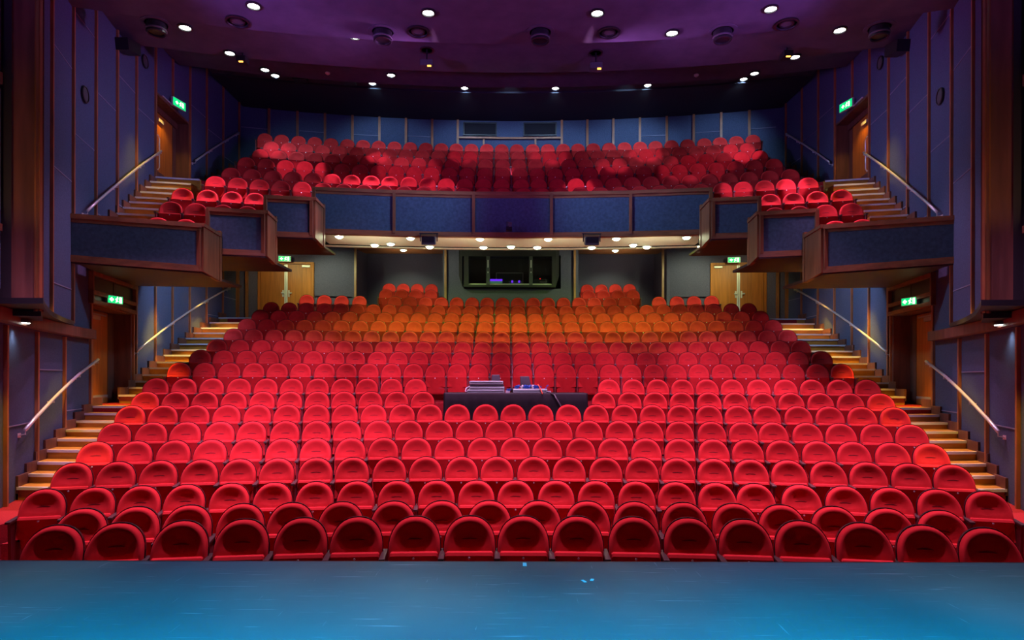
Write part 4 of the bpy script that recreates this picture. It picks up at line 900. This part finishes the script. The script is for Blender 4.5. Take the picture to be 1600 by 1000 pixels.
# ---------------------------------------------------------------- seat model (origin on the floor under the top of the backrest, facing -Y)
def dome(wd, hd, zc, zb, rho, nphi):
    """open outline: up one side, over the dome, down the other"""
    pts = [(wd*rho, zb), (wd*rho, (zb+zc)/2), (wd*rho, zc)]
    se = lambda v: math.copysign(abs(v)**.90, v)
    pts += [(wd*rho*se(math.cos(PI*k/nphi)), zc+hd*rho*se(math.sin(PI*k/nphi))) for k in range(1, nphi)]
    return pts+[(-wd*rho, zc), (-wd*rho, (zb+zc)/2), (-wd*rho, zb)]
def seat_meshes(nphi, rings, nb):
    W, H, ZC, ZB = .250, .285, .645, .36
    lean = lambda z: (z-SEAT_H)*.20
    prof = {0: -.004, .3: -.006, .55: -.016, .72: -.034, .84: -.048, .92: -.050, .965: -.038, .99: -.016, 1.0: .012}
    def fy(x, z, rho):
        y = float(np.interp(rho, list(prof), list(prof.values())))
        y -= .055*(x/W)**2*min(1, max(0, (SEAT_H-.02-z)/.25))               # wings wrap forward
        y -= .034*math.exp(-((z-.60)/.075)**2)*max(0, 1-(x/(W*.86))**2)    # lumbar roll
        return y+lean(z)
    mb = MB(); lines = []
    for rho in rings:
        ln = [(x, fy(x, z, rho), z) for x, z in dome(W, H, ZC, ZB, rho, nphi)]; lines.append(ln)
    n = len(lines[0]); vs = [v for l in lines for v in l]
    fs = [(i*n+k, i*n+k+1, (i+1)*n+k+1, (i+1)*n+k) for i in range(len(rings)-1) for k in range(n-1)]
    mb.add(vs, fs)
    back = mb.mesh('backrest', [M['velvet']], smooth=True, merge=True)
    # shell: black board behind the cushion, standing a little proud of it all round
    sh = MB(); k1 = 1.035
    fr = [(x*k1, fy(x, z, 1.0)-.004, ZC+(z-ZC)*k1 if z > ZC else z-.04) for x, z in dome(W, H, ZC, ZB, 1.0, nphi)]
    bk = [(x*.97, fy(x, z, 1.0)+.045-.03*(1-(x/W)**2), z) for x, y, z in fr]
    m_ = len(fr); sh.add(fr+bk, [(k, m_+k, m_+k+1, k+1) for k in range(m_-1)])
    sh.add(bk, [(k, k+1, m_-2-k, m_-1-k) for k in range(m_//2) if k+1 < m_-2-k])
    inner = [(x*.985, fy(x, z, 1.0)+.004, z if z < ZC else ZC+(z-ZC)*.985) for x, z in dome(W, H, ZC, ZB, 1.0, nphi)]
    sh.add(fr+inner, [(k, k+1, m_+k+1, m_+k) for k in range(m_-1)])
    shell = sh.mesh('back_shell', [M['shell']], smooth=False, merge=True)
    # tipped-up cushion
    c = MB(); cw, zt, zb = .228, .628, .175; yt, ybm = -.210, -.085
    prf = [(yt+.085, zt-.02), (yt+.06, zt), (yt+.015, zt-.004), (yt, zt-.03), ((yt+ybm)/2, (zt+zb)/2), (ybm, zb+.03), (ybm+.03, zb), (ybm+.09, zb+.01), (ybm+.075, (zt+zb)/2)]
    N = len(prf); cols = [-cw, -cw+.012, cw-.012, cw]; sc_ = [.94, 1, 1, .94]
    my, mz = sum(p[0] for p in prf)/N, sum(p[1] for p in prf)/N
    vv = [(x, my+(p[0]-my)*k, mz+(p[1]-mz)*k) for x, k in zip(cols, sc_) for p in prf]
    ff = [(i*N+k, i*N+(k+1) % N, (i+1)*N+(k+1) % N, (i+1)*N+k) for i in range(3) for k in range(N)]+[tuple(range(N-1, -1, -1)), tuple(3*N+k for k in range(N))]
    c.add(vv, ff); cush = c.mesh('seat_cushion', [M['velvet']], smooth=False, merge=True)
    sl = MB(); k_ = 12      # dark strip on the surface, painting the shade of the lumbar crease
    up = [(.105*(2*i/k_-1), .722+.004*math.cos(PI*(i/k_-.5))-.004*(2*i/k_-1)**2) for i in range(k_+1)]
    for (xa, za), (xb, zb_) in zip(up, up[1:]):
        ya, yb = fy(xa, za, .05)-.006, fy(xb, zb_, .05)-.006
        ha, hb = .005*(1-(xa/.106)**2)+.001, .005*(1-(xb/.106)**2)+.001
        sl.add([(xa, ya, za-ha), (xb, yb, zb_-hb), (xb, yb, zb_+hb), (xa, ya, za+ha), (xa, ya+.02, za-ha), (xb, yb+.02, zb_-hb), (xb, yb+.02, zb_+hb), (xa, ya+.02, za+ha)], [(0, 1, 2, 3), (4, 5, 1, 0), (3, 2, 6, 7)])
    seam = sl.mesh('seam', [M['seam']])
    bd = MB().lathe((0, yt-.001, zt-.052), [(0, 0), (.011, 0), (.011, .006), (0, .006)], 10, rot=Matrix.Rotation(PI/2, 3, 'X')).mesh('badge', [M['badge']])
    def arm(x):
        a = MB(); a.hexa([(x-.028, -.33, .575), (x+.028, -.33, .575), (x+.024, -.02, .595), (x-.024, -.02, .595)], [(x-.028, -.33, .605), (x+.028, -.33, .605), (x+.024, -.02, .625), (x-.024, -.02, .625)]); return a
    def leg(x):
        l = MB(); l.hexa([(x-.016, -.26, 0), (x+.016, -.26, 0), (x+.016, -.02, 0), (x-.016, -.02, 0)], [(x-.016, -.29, .578), (x+.016, -.29, .578), (x+.016, .0, .598), (x-.016, .0, .598)]); return l
    def foot(x):
        return MB().box((x, -.13, .012), (.07, .32, .024))
    P2 = .27
    A = [arm(s*P2).mesh('armrest', [M['armrest']], bevel=.006) for s in (-1, 1)]
    Lg = [leg(s*P2).mesh('standard', [M['standard']]) for s in (-1, 1)]
    return dict(backrest=back, shell=shell, cushion=cush, badge=bd, seam=seam, arm=A, leg=Lg)
SM = seat_meshes(18, [0.001, .3, .55, .72, .84, .92, .965, .99, 1.0], 0)
def add_child(parent, name, me):
    o = bpy.data.objects.new(name, me); COL.objects.link(o); o.parent = parent; return o
def make_seat(first_arm=False):
    t = thing('theatre_seat', None, 'seat')
    b = add_child(t, 'backrest', SM['backrest']); add_child(b, 'lumbar_seam_shade', SM['seam']); sh = add_child(t, 'back_shell', SM['shell']); sh['label'] = 'black rim board'
    c = add_child(t, 'seat_cushion', SM['cushion']); add_child(c, 'badge', SM['badge'])
    for k in ((0, 1) if first_arm else (1,)):
        l = add_child(t, 'standard', SM['leg'][k]); a = add_child(l, 'armrest', SM['arm'][k])
    return t
proto = {}
def copy_tree(o, parent=None):
    c = o.copy(); COL.objects.link(c)
    if parent: c.parent = parent
    for ch in o.children: copy_tree(ch, c)
    return c
INDIV = [r[0] for r in ROWS[:11]]+[r[0] for r in SIDE]
rest = []
for nm, i, n, x, y, z, r in seats:
    solo = nm in INDIV or (nm == 'front row of the balcony' and (i < 5 or i >= n-5))
    if not solo: rest.append((x, y, z, r)); continue
    split = (n//2 if nm in ('eighth row', 'ninth row') or nm in [q[0] for q in SIDE] else None)
    first = i == 0 or (split and i == split) or (nm == 'front row of the balcony' and i == n-5)
    if first not in proto: o = proto[first] = make_seat(first)
    else: o = copy_tree(proto[first])
    o.location = (x, y, z); o.rotation_euler = (0, 0, r)
    if nm in [q[0] for q in SIDE] or nm == 'front row of the balcony':
        if i < n//2: k, sd = i, 'left-wall'
        else: k, sd = n-1-i, 'right-wall'
        o['label'] = 'red plush seat in the %s, %s from the %s balcony steps' % (nm, NTH[k], sd)
    elif nm in ('eighth row', 'ninth row'):
        if i < n//2: k, sd = i, 'left-wall'
        else: k, sd = n-1-i, 'right-wall'
        o['label'] = 'red plush tip-up seat in the %s from the stage, %s from the %s stairs' % (nm, NTH[k], sd)
    else:
        k = i; o['label'] = 'red plush tip-up seat in the %s%s, %s from the left-wall end' % (nm, '' if nm == 'front row' else ' from the stage', NTH[k])
    o['group'] = ('seats of the '+nm) if nm != 'front row' else 'seats of the front row'
# the farther rows together
bits = [(SM['backrest'], 0), (SM['shell'], 1), (SM['cushion'], 0), (SM['badge'], 2), (SM['arm'][0], 3), (SM['arm'][1], 3), (SM['leg'][0], 4), (SM['leg'][1], 4)]
bv, bfc, bm_, bs = [], [], [], []
for me, mi in bits:
    n0 = sum(len(q) for q in bv); co_ = np.empty(len(me.vertices)*3); me.vertices.foreach_get('co', co_); bv.append(co_.reshape(-1, 3))
    for p in me.polygons: bfc.append([v+n0 for v in p.vertices]); bm_.append(mi); bs.append(me == SM['backrest'])
bv = np.vstack(bv); nv = len(bv); V = []; FF = []
for k, (x, y, z, r) in enumerate(rest):
    c_, s_ = math.cos(r), math.sin(r)
    V.append(np.column_stack([bv[:, 0]*c_-bv[:, 1]*s_+x, bv[:, 0]*s_+bv[:, 1]*c_+y, bv[:, 2]+z]))
    FF += [[v+k*nv for v in f] for f in bfc]
me = bpy.data.meshes.new('theatre_seats'); me.from_pydata(np.vstack(V).tolist(), [], FF)
for k in ('velvet', 'shell', 'badge', 'armrest', 'standard'): me.materials.append(M[k])
me.polygons.foreach_set('material_index', bm_*len(rest)); me.polygons.foreach_set('use_smooth', bs*len(rest)); me.update()
ro = bpy.data.objects.new('theatre_seats', me); COL.objects.link(ro)
tag(ro, 'rows of red and orange lit seats at the rear of the stalls and on the balcony', 'seats', kind='stuff')

# ---------------------------------------------------------------- warm light along the side aisles
for s in (-1, 1):
    for D, z, e, tz in ((11.3, 4.35, 110, .8), (14.15, 4.25, 130, 1.7), (16.8, 5.0, 150, 2.4), (19.5, 5.3, 170, 3.6), (9.2, 3.0, 50, .3)):
        spot('aisle_light', (s*(wx(D)-.45), D, z), (s*(wx(D)-.62), D+.2, tz), e*6, WARM, 58, .8, .06)
    spot('aisle_light', (s*(wx(16)-.7), 15.6, 9.4), (s*(wx(16)-.8), 15.9, 6.5), 350, WARM, 60, .7, .06)
    spot('aisle_light', (s*(wx(18.1)-.0), 17.9, 9.6), (s*(wx(18.1)+.25), 18.2, 7.6), 40, WARM, 110, .7, .06)
    # lamps of the rear corners, above the double doors and behind the side boxes
    spot('under_balcony_light', (s*7.9, 20.6, 6.45), (s*8.0, 22.9, 4.9), 62, (1.0, .95, .42), 100, .8, .08)
    spot('under_balcony_light', (s*6.2, 21.0, 6.5), (s*6.3, 23.4, 4.6), 150, (1.0, 1.25, .6), 100, .8, .08)
    spot('under_balcony_light', (s*3.3, 21.9, 6.55), (s*1.6, 23.9, 4.9), 90, (1.0, 1.25, .6), 110, .8, .08)
    spot('under_balcony_light', (s*7.0, 17.0, 5.35), (s*9.75, 18.0, 3.7), 260, (.42, .60, 1.0), 100, .8, .08)
    for x, tx in ((3.0, 1.7), (4.6, 4.3)):
        spot('under_balcony_light', (s*x, 20.3, 6.35), (s*tx, 22.5, 4.4), 120, (.95, 1.95, .28), 70, .8, .08)  # added spots without fixtures, brighten the last stalls row
    spot('alcove_bounce_fill', (s*4.0, 23.5, 5.9), (s*4.0, 24.0, 6.95), 40, (1.0, .9, .5), 130, .9, .08)  # added upward fill imitating bounce on the alcove soffit
for x in (-3.6, -1.2, 1.2, 3.6):
    spot('soffit_light', (x, 16.9, 4.9), (x*1.05, 17.8, 6.0), 52, (1.0, 1.0, .66), 110, .9, .1)  # added floating spots brighten the cream soffit from below
